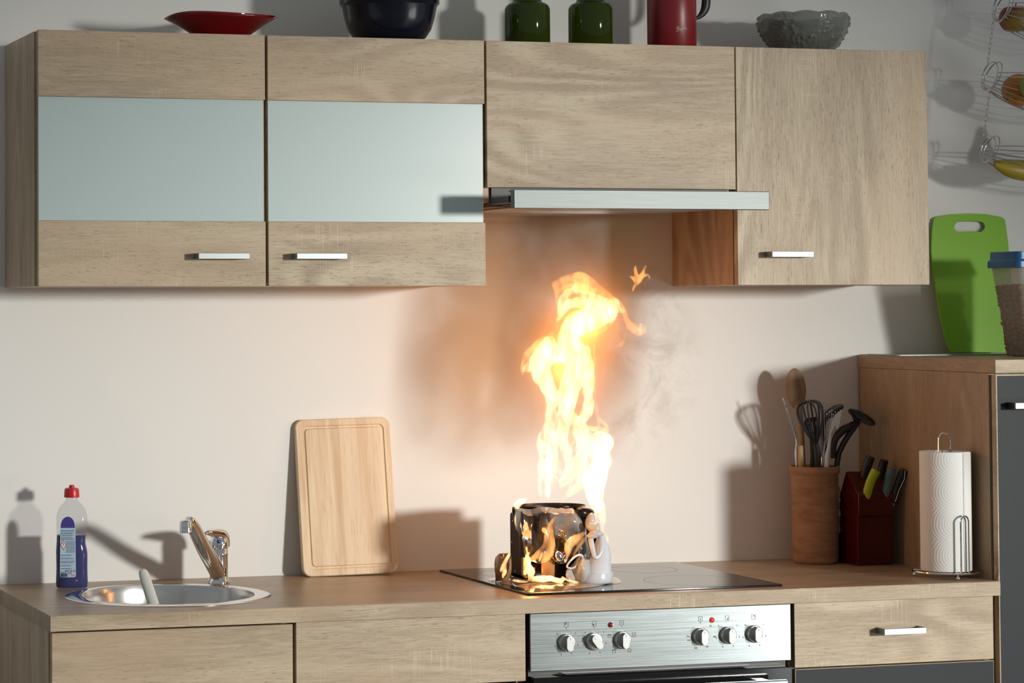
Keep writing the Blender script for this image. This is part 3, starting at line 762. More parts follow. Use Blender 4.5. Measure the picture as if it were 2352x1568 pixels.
MB().tube([inpot(-.022, -.004), at(1826, 1050, D - .002), at(1831, 1010, D - .004), at(1817, 968, D - .006), at(1798, 914, D - .008)], [.0035, .0028, .0018, .0018, .0014], 10, smooth=1).build('fork_shaft', WIRE, tg)
s2_ = thing('wooden_utensil', inpot(-.022, .0), 'short pale wooden handle poking out of the crock at left', 'utensil')
MB().tube([inpot(-.02, .0), at(1839, 1050, D - .008), at(1838, 1023, D - .008)], [.006, .007, .0068], 12).build('wooden_handle', mat('pale_wood', (.50, .33, .15), .6), s2_)

# ================================================================== knife block and knives
kb_l, kb_r = atz(1966, 1298, ZW), atz(2053, 1297, ZW)
kb = thing('knife_block', ((kb_l.x + kb_r.x) / 2, -.2, ZW), 'dark red slanted knife block in the corner beside the crock', 'knife block')
RED = mat('dark_red_lacquer', (.065, .003, .004), .22); KBZ = ZW + .0003
x0, x1 = kb_l.x - .002, kb_r.x
yfr = -.208
# side profile in (y,z): front low upright, slanted head rising to the back
sidep = [(yfr, KBZ), (yfr, KBZ + .108), (yfr - .012, KBZ + .155), (yfr + .105, KBZ + .185), (yfr + .135, KBZ + .12), (yfr + .12, KBZ)]
sidep = [(yfr, KBZ), (yfr, KBZ + .110), (yfr - .006, KBZ + .116), (yfr - .006, KBZ + .165), (yfr + .05, KBZ + .215), (yfr + .115, KBZ + .10), (yfr + .12, KBZ)]
vs_ = [(x0, a, b) for a, b in sidep] + [(x1, a, b) for a, b in sidep]; n_ = len(sidep)
MB().add(vs_, [tuple(range(n_)), tuple(range(2 * n_ - 1, n_ - 1, -1))] + [(i, i + n_, (i + 1) % n_ + n_, (i + 1) % n_) for i in range(n_)]).build('block', RED, kb, bevel=.002)
def knife(name, label, pts, rs, m, flat=.7, rivet=None, Y=-.2):
    base = at(*pts[0], Y)
    t = thing(name, base, label, 'knife', 'knives in the block')
    P_ = [at(px, py, Y + dy) for (px, py), dy in zip(pts, [0.0, -.004, -.008, -.012, -.014][:len(pts)])]
    MB().tube(P_, [q * 1.22 for q in rs], 16, flat=flat, smooth=2).build('knife_handle', m, t, bevel=0)
    MB().tube([P_[0], P_[0] + (P_[0] - P_[1]).normalized() * .05 + Vector((0, .02, -.01))], [.004, .003], 8, flat=.4).build('blade', CHROME, t)
    if rivet: MB().tube([at(px, py, Y - .019) for px, py in rivet], .0008, 6).build('tang', CHROME, t)
    return t
HB = mat('dark_handle', (.022, .017, .014), .32)
knife('kitchen_knife', 'black-handled knife standing highest, leftmost in the block', [(1980, 1135), (1985, 1095), (1993, 1065), (2001, 1048)], [.0085, .0095, .0095, .0085], HB, Y=-.165)
knife('kitchen_knife', 'yellow-green handled knife in the block', [(1997, 1156), (1990, 1138), (1999, 1105), (2012, 1080)], [.004, .0095, .0095, .0100], mat('yellow_green_handle', (.42, .50, .012), .4), Y=-.205)
knife('kitchen_knife', 'black-handled knife behind the yellow-green one in the block', [(2015, 1140), (2020, 1100), (2028, 1070), (2031, 1056)], [.0085, .009, .009, .0085], HB, Y=-.17)
knife('kitchen_knife', 'grey-blue handled knife in the block', [(2034, 1156), (2034, 1135), (2042, 1100), (2048, 1075)], [.004, .0085, .0085, .0095], mat('grey_blue_handle', (.10, .17, .18), .45), Y=-.205)
knife('kitchen_knife', 'dark riveted knife leaning right, rightmost in the block', [(2052, 1155), (2060, 1120), (2072, 1090), (2078, 1078)], [.0085, .0085, .0095, .0090], HB, rivet=[(2056, 1152), (2065, 1125), (2077, 1100), (2079, 1080)], Y=-.205)

# ================================================================== paper towel holder and roll
TC = Vector((1.985, -.492, ZW + .0003))
tb = at(2172, 1312, TC.y)
TX = at(2172, 1200, TC.y).x
TC.x = TX
th = thing('paper_towel_holder', TC, 'chrome wire paper towel holder at the right end of the worktop', 'towel holder')
h_ = MB()
zb_ = ZW + .011
R1 = .072
ringp = [(TX + R1 * math.cos(2 * PI * k / 48), TC.y + R1 * math.sin(2 * PI * k / 48), zb_ + .003) for k in range(48)]
h_.tube(ringp, .0022, 8, closed=True)
h_.tube([(TX + .045 * math.cos(2 * PI * k / 40), TC.y + .045 * math.sin(2 * PI * k / 40), zb_ + .003) for k in range(40)], .0016, 8, closed=True)
for k in range(3):
    a = math.radians(-100 + 120 * k); h_.tube([(TX, TC.y, zb_ + .003), (TX + R1 * math.cos(a), TC.y + R1 * math.sin(a), zb_ + .003)], .0018, 8)
h_.build('base_ring', CHROME, th)
for k in range(3):
    a = math.radians(-100 + 120 * k); MB().tube([(TX + R1 * .95 * math.cos(a), TC.y + R1 * .95 * math.sin(a), zb_ + .001), (TX + R1 * .95 * math.cos(a), TC.y + R1 * .95 * math.sin(a), zb_ - .006)], .0022, 8).ball((TX + R1 * .95 * math.cos(a), TC.y + R1 * .95 * math.sin(a), ZW + .0045), .0042, seg=14, rings=8).build('foot', CHROME, th)
tp = at(2171, 994, TC.y).z
r = .0148
arch = [(TX - r, TC.y, zb_), (TX - r, TC.y, tp - r)] + [(TX - r * math.cos(k * PI / 10), TC.y, tp - r + r * math.sin(k * PI / 10)) for k in range(1, 10)] + [(TX + r, TC.y, tp - r), (TX + r, TC.y, zb_)]
MB().tube(arch, .0019, 8).build('centre_loop', CHROME, th)
ga = at(2215, 1185, TC.y - .06); gx = ga.x; gy = TC.y - .064; gz = at(2215, 1185, gy).z; gx = at(2216, 1250, gy).x
r = .0135; dvx, dvy = .93, .36
arch = [(gx - r * dvx, gy - r * dvy, zb_), (gx - r * dvx, gy - r * dvy, gz - r)] + [(gx - r * dvx * math.cos(k * PI / 10), gy - r * dvy * math.cos(k * PI / 10), gz - r + r * math.sin(k * PI / 10)) for k in range(1, 10)] + [(gx + r * dvx, gy + r * dvy, gz - r), (gx + r * dvx, gy + r * dvy, zb_)]
MB().tube(arch, .0020, 8).build('guard_loop', CHROME, th)
PAPER = mat('embossed_paper', (.80, .79, .77), .9); _t = NT(PAPER)
_w = _t.n('ShaderNodeTexWave', wave_type='RINGS', rings_direction='SPHERICAL'); _w.inputs['Scale'].default_value = 55; _w.inputs['Distortion'].default_value = 3
_tc = _t.n('ShaderNodeTexCoord'); _mp = _t.n('ShaderNodeMapping'); _t.l(_tc.outputs['Object'], _mp.inputs[0])
_vf = _t.n('ShaderNodeVectorMath', operation='MODULO'); _t.l(_mp.outputs[0], _vf.inputs[0]); _vf.inputs[1].default_value = (100, 100, .07)
_vs = _t.n('ShaderNodeVectorMath', operation='SUBTRACT'); _t.l(_vf.outputs[0], _vs.inputs[0]); _vs.inputs[1].default_value = (-.01, -.05, .035); _t.l(_vs.outputs[0], _w.inputs['Vector'])
_t.bump(_w.outputs['Fac'], .28, .001)
zt_, zb2 = at(2172, 1036, TC.y).z, zb_ + .0056
RR = .0545
pr = []
for k in range(73):
    a = 2 * PI * k / 72 * 1.0
    pr.append(a)
tr = thing('paper_towel_roll', (TX, TC.y, zb2), 'white embossed paper towel roll on the chrome holder', 'paper towel roll')
MB().lathe([(.021, zb2), (RR, zb2), (RR + .0004, zb2 + .003), (RR + .0004, zt_ - .003), (RR, zt_), (.021, zt_)], 72, (TX, TC.y, 0), close=True).build('paper', PAPER, tr)
MB().lathe([(.0195, zb2), (.0208, zb2), (.0208, zt_ - .001), (.0195, zt_ - .001)], 36, (TX, TC.y, 0), close=True).build('cardboard_core', mat('cardboard', (.42, .32, .22), .9), tr)
fl = MB(); n_ = 10; vs_ = []
for k in range(n_ + 1):
    a = math.radians(-78 + 70 * k / n_); rr = RR + .0012 + .0010 * (k / n_)
    for zz in (zb2 + .001, zt_ - .0015): vs_.append((TX + rr * math.cos(a), TC.y + rr * math.sin(a), zz))
fl.add(vs_, [(2 * k, 2 * k + 2, 2 * k + 3, 2 * k + 1) for k in range(n_)])
fo = fl.build('loose_sheet', PAPER, tr, fix=False); sm_ = fo.modifiers.new('s', 'SOLIDIFY'); sm_.thickness = .0005

# ================================================================== on top of the tall cabinet
TZ = 1.3523
gb = thing('cutting_board', (2.34, -.12, TZ), 'bright green plastic cutting board with hand hole leaning against the wall', 'cutting board')
GREEN = mat('green_plastic', (.22, .50, .012), .42, Subsurface_Weight=.15, Subsurface_Radius=(.01, .02, .004))
YG = -.030; bl_, br2 = atz(2184, 813, TZ), atz(2334, 814, TZ)
tl_, tr_ = at(2144, 503, -.012), at(2310, 503, -.012); mtop = at(2228, 494, -.012)
ml_, mr_ = at(2139, 580, -.03), at(2321, 580, -.03)
# board plane: bottom row at y=yb, leaning back
yb_ = (bl_.y + br2.y) / 2
def gpt(px, py):
    # intersect with plane through (., yb_, TZ) and (., -.008, ztop)
    d = ray(px, py); zt0 = 1.69; k = (-.008 - yb_) / (zt0 - TZ)
    # y - yb_ = k (z - TZ)
    s_ = (yb_ + k * (CAM.z - TZ) - CAM.y) / (d.y - k * d.z)
    return CAM + d * s_
outl = [(2184, 812), (2334, 813), (2331, 770), (2326, 680), (2320, 600), (2315, 550), (2309, 508), (2302, 502), (2270, 496), (2228, 494), (2185, 496), (2152, 501), (2145, 505), (2141, 530), (2139, 580), (2146, 640), (2158, 720), (2173, 785)]
hole = [(2200, 512), (2194, 520), (2192, 526), (2196, 534), (2205, 536), (2230, 536), (2252, 536), (2259, 532), (2263, 524), (2259, 515), (2250, 512), (2225, 511)]
P3 = [gpt(*p) for p in outl]; H3 = [gpt(*p) for p in hole]; O3 = P3[0].copy()
Xg = Vector((1, 0, 0)); Yg = Vector((0, -.008 - yb_, 1.69 - TZ)).normalized()
f2 = lambda p: ((p - O3).dot(Xg), (p - O3).dot(Yg))
bm2 = MB().prism([f2(p) for p in P3], .0045, O3 + Vector((0, .0045, .0006)), Xg, Yg, holes=[[f2(p) for p in H3]])
bm2.build('board', GREEN, gb, bevel=.001)
# thin pale glass board lying under the green board
gl = atz(2040, 814, TZ)
tag(MB().prism(rrect(.34, .14, .01, 5, 2.27, -.085), .003, (0, 0, TZ), (1, 0, 0), (0, 1, 0)).build('glass_board', mat('pale_green_glass', (.35, .42, .36), .15), None, bevel=.0005),
    'thin glass board lying under the green cutting board', 'board')
gb.location.z += .0026
# storage container
cc_ = Vector((2.44, -.31, TZ + .0003))
cx_l = at(2318, 800, cc_.y).x
cn = thing('food_container', cc_, 'clear plastic container of cereal with blue lid, cut off at the right edge', 'container')
zl_ = at(2320, 612, cc_.y).z; ztop_ = at(2320, 578, cc_.y).z
lb = at(2337, 818, cc_.y).x; lt_ = at(2305, 612, cc_.y).x
W2 = .10
def rsec(x0, x1, y0, y1, z, r=.012, n=5): return [(a, b, z) for a, b in rrect(x1 - x0, y1 - y0, r, n, (x0 + x1) / 2, (y0 + y1) / 2)]
def boxloft(secs):
    mb = MB(); vs_ = []; fs_ = []; N = len(secs[0])
    for s_ in secs: vs_ += s_
    for i in range(len(secs) - 1):
        for k in range(N): q = (k + 1) % N; fs_.append((i * N + k, i * N + q, (i + 1) * N + q, (i + 1) * N + k))
    fs_ += [tuple(range(N))[::-1], tuple((len(secs) - 1) * N + k for k in range(N))]
    return mb.add(vs_, fs_)
dxx = lb - lt_
xr_ = lb + .12
zb3 = cc_.z
boxloft([rsec(lb, xr_, -.355, -.265, zb3), rsec(lt_, xr_ + dxx, -.370, -.250, zl_), rsec(lt_ + .002, xr_ + dxx - .002, -.368, -.252, zl_), rsec(lb + .002, xr_ - .002, -.353, -.267, zb3 + .002)]).build('container_body', thin('cloudy_plastic', (.88, .87, .84), .24, (.55, .54, .50), .25), cn)
boxloft([rsec(lt_ - .006, xr_ + dxx + .006, -.376, -.244, zl_ - .003), rsec(lt_ - .006, xr_ + dxx + .006, -.376, -.244, zl_ + .012), rsec(lt_ - .002, xr_ + dxx + .002, -.372, -.248, zl_ + .016), rsec(lt_ - .001, xr_ + dxx + .001, -.371, -.249, ztop_)]).build('lid', mat('blue_lid', (.012, .12, .30), .35), cn, bevel=.001)
cer = MB(); rnd = random.Random(9); zc_ = at(2330, 655, cc_.y).z
CER = mat('cereal', (.30, .17, .085), .8); _t = NT(CER); _n = _t.noise(_t.coord((1, 1, 1)), 120, 3); _t.l(_t.mix(_t.ramp(_n, [(.35, 0.0), (.65, 1.0)]), (.20, .10, .045), (.42, .26, .14)), _t.b.inputs['Base Color'])
zz = zb3 + .008
while zz < zc_ + .004:
    k = (zz - zb3) / (zl_ - zb3); xx = lb + (lt_ - lb) * k + .009
    while xx < xr_ - dxx * k * 0 - .006:
        for yy in (-.350 - .012 * k, -.335, -.31, -.29, -.272):
            cer.ball((xx + rnd.uniform(-.002, .002), yy + .008, zz + rnd.uniform(-.002, .002)), .0085, .0065, .0075, 8, 6, rot=Matrix.Rotation(rnd.uniform(0, 3), 3, 'Z'), fn=lambda v: 1 + .25 * math.sin(v.x * 5 + v.z * 7))
        xx += .0125
    zz += .0115
o = tag(cer.build('cereal', CER, cn, angle=180), 'brown cereal pieces', kind='stuff')

# ================================================================== on top of the wall cabinets
TT = ZT + .0003
# red glass dish
rd = bpy.data.objects
RG = mat('red_glass', (.16, .001, .004), .06, Coat_Weight=.6)
yd = -.225
c0 = at(508, 70, yd)
dish = MB(); seg = 64; vs_ = []; fs_ = []
L_, R_ = at(378, 42, yd).x, at(637, 48, yd).x; cxd = at(508, 70, yd).x
zt1 = at(508, 37, yd).z
def rimp(a):
    ca, sa_ = math.cos(a), math.sin(a)
    # four-cornered free-form rim
    rr = .095 + .030 * abs(math.cos(a)) ** 3
    hx = (R_ - cxd) if ca > 0 else (cxd - L_)
    zr = zt1 + .004 * math.sin(a * 2 + .4) + (.006 * math.exp(-((a - .9) / .5) ** 2)) - .006 * (abs(ca) ** 8) + .003 * ca
    return Vector((cxd + hx * math.copysign(abs(ca) ** 1.0, ca), yd + .085 * sa_, zr))
levels = [(0, 0.0001, 0), (0, .44, 0), (.22, .52, 0), (.55, .70, 0), (.82, .86, 0), (1, 1, 0), (1.02, .985, 0), (.86, .84, 1), (.60, .68, 1), (.28, .50, 1), (.10, .40, 1), (.10, .0001, 1)]
for (hz, rk, inn) in levels:
    for k in range(seg):
        p = rimp(2 * PI * k / seg); q = Vector((cxd + (p.x - cxd) * rk, yd + (p.y - yd) * rk, TT + (p.z - TT) * hz))
        vs_.append(q)
for i in range(len(levels) - 1):
    for k in range(seg): q = (k + 1) % seg; fs_.append((i * seg + k, i * seg + q, (i + 1) * seg + q, (i + 1) * seg + k))
tag(dish.add(vs_, fs_).build('glass_dish', RG, None, angle=180), 'flared dark red glass dish on the left wall cabinet', 'dish')
# dark blue bowl
yb2 = -.215; l1, r1 = at(785, 10, yb2).x, at(1002, 10, yb2).x; cxb = (l1 + r1) / 2; R = (r1 - l1) / 2
NAVY = mat('navy_glaze', (.003, .005, .014), .22, Coat_Weight=.3)
zr_ = at(890, 14, yb2).z
MB().lathe([(.0001, TT), (.060, TT), (.066, TT + .002), (.080, TT + .012), (.092, TT + .030), (.099, TT + .052), (R - .006, zr_ - .004), (R - .004, zr_), (R, zr_ + .004), (R, zr_ + .014), (R - .001, zr_ + .020), (R - .001, zr_ + .045), (R - .003, zr_ + .048), (R - .007, zr_ + .045), (R - .012, zr_), (.085, TT + .040), (.055, TT + .012), (.0001, TT + .008)], 72, (cxb, yb2, 0)).build('mixing_bowl', NAVY, None, angle=60)
tag(bpy.data.objects['mixing_bowl'], 'dark navy mixing bowl on the left wall cabinet', 'bowl')
# green bottles
GB = thin('green_bottle_glass', (.30, .38, .06), .62, (.035, .055, .004), .07)
def green_bottle(pl, prr, label):
    a, b = at(pl, 50, -.17).x, at(prr, 50, -.17).x; cx = (a + b) / 2; R = (b - a) / 2
    zs_ = at((pl + prr) / 2, 10, -.17).z
    t = thing('green_bottle', (cx, -.17, TT), label, 'bottle', 'green glass bottles on the extractor cabinet')
    MB().lathe([(.0001, TT), (R - .004, TT), (R, TT + .005), (R, zs_ - .012), (R - .003, zs_ - .004), (R - .009, zs_ + .001), (R * .68, zs_ + .003), (R * .62, zs_ + .009), (R * .60, zs_ + .03), (R * .56, zs_ + .034), (.0001, zs_ + .034)], 56, (cx, -.17, 0)).build('bottle_body', GB, t, angle=60)
    MB().lathe([(.0001, zs_ + .0345), (R * .62, zs_ + .0345), (R * .62, zs_ + .050), (.0001, zs_ + .052)], 40, (cx, -.17, 0)).build('stopper', BLACKP, t)
green_bottle(1163, 1259.5, 'green glass bottle on the extractor cabinet, nearer the navy bowl')
green_bottle(1309.5, 1404, 'darker green glass bottle next to the red flask')
# red thermos
yv = -.17; a, b = at(1491.5, 50, yv).x, at(1594, 50, yv).x; cx, R = (a + b) / 2, (b - a) / 2
tv = thing('vacuum_jug', (cx, yv, TT), 'red vacuum jug with black handle on the extractor cabinet', 'jug')
MB().lathe([(.0001, TT), (R - .002, TT), (R, TT + .003), (R, TT + .20), (R - .004, TT + .205), (.0001, TT + .206)], 64, (cx, yv, 0)).build('jug_body', mat('red_enamel', (.22, .009, .014), .35), tv)
MB().lathe([(.0001, TT + .2065), (R - .003, TT + .2065), (R - .002, TT + .235), (.02, TT + .245), (.0001, TT + .246)], 48, (cx, yv, 0)).build('jug_lid', BLACKP, tv)
hx1 = at(1623, 10, yv).x; hz0 = at(1600, 42, yv).z
MB().tube([(cx + R - .001, yv, hz0 + .001), (cx + R + .010, yv, hz0), (hx1 - .004, yv, hz0 + .018), (hx1, yv, hz0 + .045), (hx1, yv, hz0 + .12), (hx1 - .015, yv, hz0 + .155), (cx + R - .001, yv, hz0 + .16)], [.003, .0045, .010, .011, .011, .010, .008], 16, flat=.8, smooth=2).build('jug_handle', BLACKP, tv)
lg = MB()
def onjug(px, py):
    # ray to cylinder
    d = ray(px, py); o = CAM; A = d.x ** 2 + d.y ** 2; Bq = 2 * ((o.x - cx) * d.x + (o.y - yv) * d.y); Cq = (o.x - cx) ** 2 + (o.y - yv) ** 2 - (R + .0004) ** 2
    s_ = (-Bq - math.sqrt(max(0, Bq * Bq - 4 * A * Cq))) / (2 * A); return o + d * s_
LG = lambda a, b: (1540 + a / 44.8, 50 + b / 44.8)
strokes = [[(590, 680), (620, 600), (740, 500), (860, 510), (880, 590), (820, 700), (740, 760)], [(770, 560), (720, 700), (660, 860)], [(740, 760), (850, 750), (920, 820), (850, 920), (700, 990), (560, 970)],
           [(1040, 640), (950, 700), (960, 780), (1060, 800), (1150, 730), (1110, 650), (1040, 640)], [(1150, 780), (1230, 800), (1210, 920), (1110, 970), (1030, 900), (1080, 800), (1180, 740)],
           [(1230, 620), (1250, 720), (1340, 740), (1400, 640), (1330, 590), (1250, 620)], [(1400, 640), (1430, 720), (1500, 700), (1550, 600), (1530, 450)], [(1540, 600), (1560, 760), (1640, 700), (1700, 720)]]
for s_ in strokes: lg.tube([onjug(*LG(*p)) for p in s_], .00042, 5, smooth=1)
lg.build('script_logo', mat('logo_white', (.75, .70, .70), .5), tv)
# pressed glass bowl
yg = -.17; a, b = at(1752, 50, yg).x, at(1936, 50, yg).x; cx, R = (a + b) / 2, (b - a) / 2; zg = at(1843, 36, yg).z
CG = thin('pressed_glass', (.70, .71, .68), .50, (.24, .25, .23), .05, Specular_IOR_Level=1.0)
gbm = MB(); seg = 220
lv_ = [(0, .0001), (0, .55), (.03, .60)] + [(.05 + .90 * k / 34, .62 + .38 * math.sin(min(1, k / 34 * 1.12) * PI / 2) ** .9) for k in range(35)] + [(1.0, .985), (1.0, .94), (.9, .92), (.6, .88), (.3, .72), (.12, .5), (.10, .0001)]
vs_ = []; fs_ = []
for i, (hz, rk) in enumerate(lv_):
    for k in range(seg):
        a = 2 * PI * k / seg; zz = TT + (zg - TT) * hz; rr = R * rk
        if .75 <= hz: zz += .0040 * (abs(math.sin(a * 5.5)) - .5) * (hz - .6) * 2.5
        if 3 <= i <= 37:
            pq = Vector((math.cos(a) * R * 70, math.sin(a) * R * 70, hz * (zg - TT) * 70))
            dd_ = mn.voronoi(pq * 1.6)[0][0]; clus = max(0, min(1, (mn.noise(pq * .33) + .12) * 4))
            rr += .0075 * clus * max(0, 1 - dd_ * 1.9) + .0018 * mn.noise(pq * .8)
        vs_.append((cx + rr * math.cos(a), yg + rr * math.sin(a), zz))
for i in range(len(lv_) - 1):
    for k in range(seg): q = (k + 1) % seg; fs_.append((i * seg + k, i * seg + q, (i + 1) * seg + q, (i + 1) * seg + k))
gw = thing('glass_bowl', (cx, yg, TT), 'clear pressed glass bowl with raised fruit pattern on the right wall cabinet', 'bowl')
gbm.add(vs_, fs_).build('bowl_body', CG, gw, angle=180)
# ================================================================== hanging fruit basket
bk = thing('hanging_fruit_basket', (2.62, -.155, 1.5), 'three-tier chrome wire fruit basket hanging at the right edge', 'fruit basket')
YK = -.155
XC = at(2465, 100, YK).x
def tier(cz_px, ringl, ringt, ringb, low):
    """ringl: px of left extreme; wires sag between two end rings"""
    cl_ = at(ringl + 20, (ringt + ringb) / 2, YK); rr = (at(ringl, ringt, YK).z - at(ringl, ringb, YK).z) / 2
    xm = XC; drop = cl_.z - at(2352, low, YK).z
    xa, xb = cl_.x, 2 * XC - cl_.x
    mb = MB()
    for sgn, xe in ((1, xa), (-1, xb)):
        for off, tilt in ((0, .25), (.010, .42)):
            mb.tube([(xe + sgn * off + tilt * rr * math.sin(2 * PI * k / 32), YK + rr * math.cos(2 * PI * k / 32) * .95 + off * .2, cl_.z + rr * math.sin(2 * PI * k / 32)) for k in range(32)], .0016, 7, closed=True)
    n = 13
    for i in range(n):
        t_ = -1 + 2 * i / (n - 1); an = t_ * 1.75   # 0 = bottom
        ry, rz = math.sin(an), -math.cos(an)
        pts = []
        for k in range(13):
            u = k / 12; x = xa + (xb - xa) * u; bulge = math.sin(PI * u) ** .8
            yy = YK + ry * (rr + (.085) * bulge); zz = cl_.z + rz * (rr * .95 + (.060 if rz < 0 else 0) * bulge * 1.0) - .004 * bulge
            pts.append((x, yy, zz))
        mb.tube(pts, .0013, 6, smooth=1)
    mb.build('wire_tier', WIRE, bk)
    return cl_, rr
t1 = tier(0, 2279, -18, 50, 92)
t2 = tier(1, 2253, 142, 208, 258)
t3 = tier(2, 2249, 312, 372, 430)
def chain(a, b, n):
    mb = MB(); a, b = Vector(a), Vector(b)
    for i in range(n):
        p = a.lerp(b, (i + .5) / n); L = (b - a).length / n * .60; tw = i % 2
        pts = []
        for k in range(14):
            an = 2 * PI * k / 14; s_ = math.sin(an) * L; c_ = math.cos(an) * .0032 * (1 + .5 * math.sin(an))
            pts.append(p + (b - a).normalized() * s_ + (Vector((1, 0, 0)) if tw else Vector((.3, .95, 0))) * c_)
        mb.tube(pts, .0008, 6, closed=True)
    return mb
chain(at(2285, -60, YK), at(2285, 0, YK), 5).build('chain', WIRE, bk)
chain(at(2282, 42, YK), at(2269, 146, YK), 9).build('chain', WIRE, bk)
chain(at(2274, 200, YK), at(2259, 316, YK), 9).build('chain', WIRE, bk)
for sx_ in (1,):
    q = 2 * XC
    for (a, b, n) in ((at(2285, -60, YK), at(2285, 0, YK), 5), (at(2282, 42, YK), at(2269, 146, YK), 9), (at(2274, 200, YK), at(2259, 316, YK), 9)):
        chain((q - a.x, a.y, a.z), (q - b.x, b.y, b.z), n).build('chain', WIRE, bk)
# fruit
def fruitmat(name, c1, c2, scale, r=.4):
    m = mat(name, c1, r); t = NT(m); n = t.noise(t.coord((1, 1, 1)), scale, 3); t.l(t.mix(t.ramp(n, [(.38, 0.0), (.62, 1.0)]), c1, c2), t.b.inputs['Base Color']); return m
APM = fruitmat('apple_skin', (.20, .02, .02), (.40, .32, .03), 9)
def applefn(v): return 1 - .22 * max(0, abs(v.z) - .75) * 4 * (1 if v.z > 0 else .7)
def fruit(name, label, px, py, y, r, m, squash=.95, fn=None, stem=True):
    c = at(px, py, y)
    t = thing(name, c, label, name.replace('_', ' '), None)
    MB().ball(c, r, r, r * squash, 32, 20, fn=fn).build('flesh', m, t, angle=180)
    if stem: MB().tube([c + Vector((0, 0, r * squash * .62)), c + Vector((.003, 0, r * squash * 1.05))], .0014, 6).build('stem', mat('stem_brown', (.08, .05, .03), .8), t)
fruit('apple', 'red and yellow apple in the top tier of the hanging basket', 2332, 43, YK, .0385, APM, .95, applefn)
fruit('orange', 'orange in the middle tier of the hanging basket', 2340, 207, YK, .0405, fruitmat('orange_peel', (.50, .16, .012), (.58, .22, .02), 60), .97, None, False)
fruit('apple', 'green apple beside the orange in the middle tier', 2378, 198, YK - .068, .036, fruitmat('green_skin', (.22, .30, .03), (.30, .36, .05), 12), .95, applefn)
PEAR = fruitmat('pear_skin', (.30, .26, .05), (.36, .24, .06), 10)
pc_ = at(2392, 352, YK)
pt_ = thing('pear', pc_, 'upright pear beside the bananas in the lowest tier', 'pear')
MB().lathe([(.0001, -.036), (.018, -.034), (.032, -.022), (.038, -.004), (.035, .014), (.024, .034), (.017, .056), (.013, .070), (.006, .078), (.0001, .079)], 36, pc_).build('flesh', PEAR, pt_, angle=180)
YB_ = fruitmat('banana_peel', (.42, .32, .02), (.36, .26, .03), 14)
for i, (dy, dz, l) in enumerate(((-.026, 0, 'front banana in the lowest tier of the hanging basket'), (.022, .006, 'rear banana in the lowest tier, behind the front banana'))):
    pts = [at(px, py + 0, YK + dy) + Vector((0, 0, dz)) for px, py in ((2284, 378), (2296, 383), (2320, 390), (2352, 395), (2400, 396), (2440, 388), (2462, 376))]
    t = thing('banana', pts[3], l, 'banana')
    MB().tube(pts, [.005, .011, .0195, .0225, .0215, .014, .006], 12, smooth=2).build('peel', YB_, t)
    MB().tube([pts[-1], pts[-1] + Vector((.02, 0, .012))], [.005, .0035], 8).build('stem', mat('banana_stem', (.16, .12, .03), .7), t)

# ================================================================== the burning appliance
ap = thing('burning_appliance', (1.15, -.35, ZH), 'half-melted black and white kitchen appliance burning on the hob', 'kitchen appliance')
Z6 = lambda zx, zy: (1100 + zx / 6.03, 1120 + zy / 6.03)
def a6(zx, zy, y): return at(*Z6(zx, zy), y)
SOOT = mat('sooty_metal', (.012, .009, .007), .28, .3)
pl_b = a6(440, 345, -.27); pbx = pl_b.x
# left plate: faces left, seen obliquely, plus floor, back and inner walls
xa = a6(440, 800, -.25).x
ztop1 = a6(440, 340, -.25).z
bx = MB().box(xa, xa + .003, -.355, -.25, ZH + .004, ztop1).box(xa, xa + .165, -.25, -.247, ZH + .004, ztop1 - .004).box(xa, xa + .165, -.355, -.247, ZH + .004, ZH + .012)
bx.box(xa + .162, xa + .165, -.355, -.25, ZH + .004, ztop1 - .02)
bx.box(xa + .09, xa + .094, -.36, -.25, ZH + .004, ztop1 - .06)
bx.build('metal_frame', SOOT, ap, bevel=.001)
scw = MB()
for zx, zy in ((468, 455), (458, 756), (503, 1155)):
    q = atx(*Z6(zx, zy), xa - .0006); scw.ball(q, .0012, .0015, .0022, 10, 6)
scw.build('screw', CHROME, ap)
# inner pot with rim
pc = a6(1000, 262, -.31); prx = .077
pz = a6(1000, 262, -.31).z
MB().lathe([(prx * .93, pz - .15), (prx * .97, pz - .02), (prx, pz), (prx * 1.02, pz + .002), (prx * 1.0, pz + .004), (prx * .96, pz - .002), (prx * .9, pz - .14), (.0001, pz - .145), (.0001, pz - .15)], 64, (pc.x, -.31, 0), sy=.80).build('inner_pot', SOOT, ap)
# melted shell draped over the front
def melt_mat(name, c_clean, c_char, thr, rough=.16, tr=0.0):
    m = mat(name, c_clean, rough, Coat_Weight=.4, Coat_Roughness=.08); t = NT(m)
    tc = t.n('ShaderNodeTexCoord'); sx = t.n('ShaderNodeSeparateXYZ'); t.l(tc.outputs['Object'], sx.inputs[0])
    n = t.noise(t.coord((16, 16, 9), False), 1, 3, .55, .8)
    f = t.math('ADD', t.math('MULTIPLY', sx.outputs[0], -5.5), t.math('ADD', t.math('MULTIPLY', sx.outputs[2], -4.0), t.math('MULTIPLY', n, .9)))
    t.l(t.mix(t.ramp(t.math('ADD', f, thr), [(.35, 0.0), (.75, 1.0)]), c_clean, c_char), t.b.inputs['Base Color'])
    t.b.inputs['Transmission Weight'].default_value = tr
    t.bump(t.noise(t.coord((30, 30, 14), False), 1, 2), .10, .003)
    return m
MELT = melt_mat('melted_shell', (.33, .32, .31), (.020, .016, .014), .62, .20)
MELTW = melt_mat('melted_white_plastic', (.66, .70, .76), (.25, .20, .16), -.25, .22)
def interp(T, u):
    for (a, va), (b, vb) in zip(T, T[1:]):
        if a <= u <= b:
            k = (u - a) / (b - a); k = k * k * (3 - 2 * k) * .5 + k * .5; return va + (vb - va) * k
    return T[-1][1] if u > T[-1][0] else T[0][1]
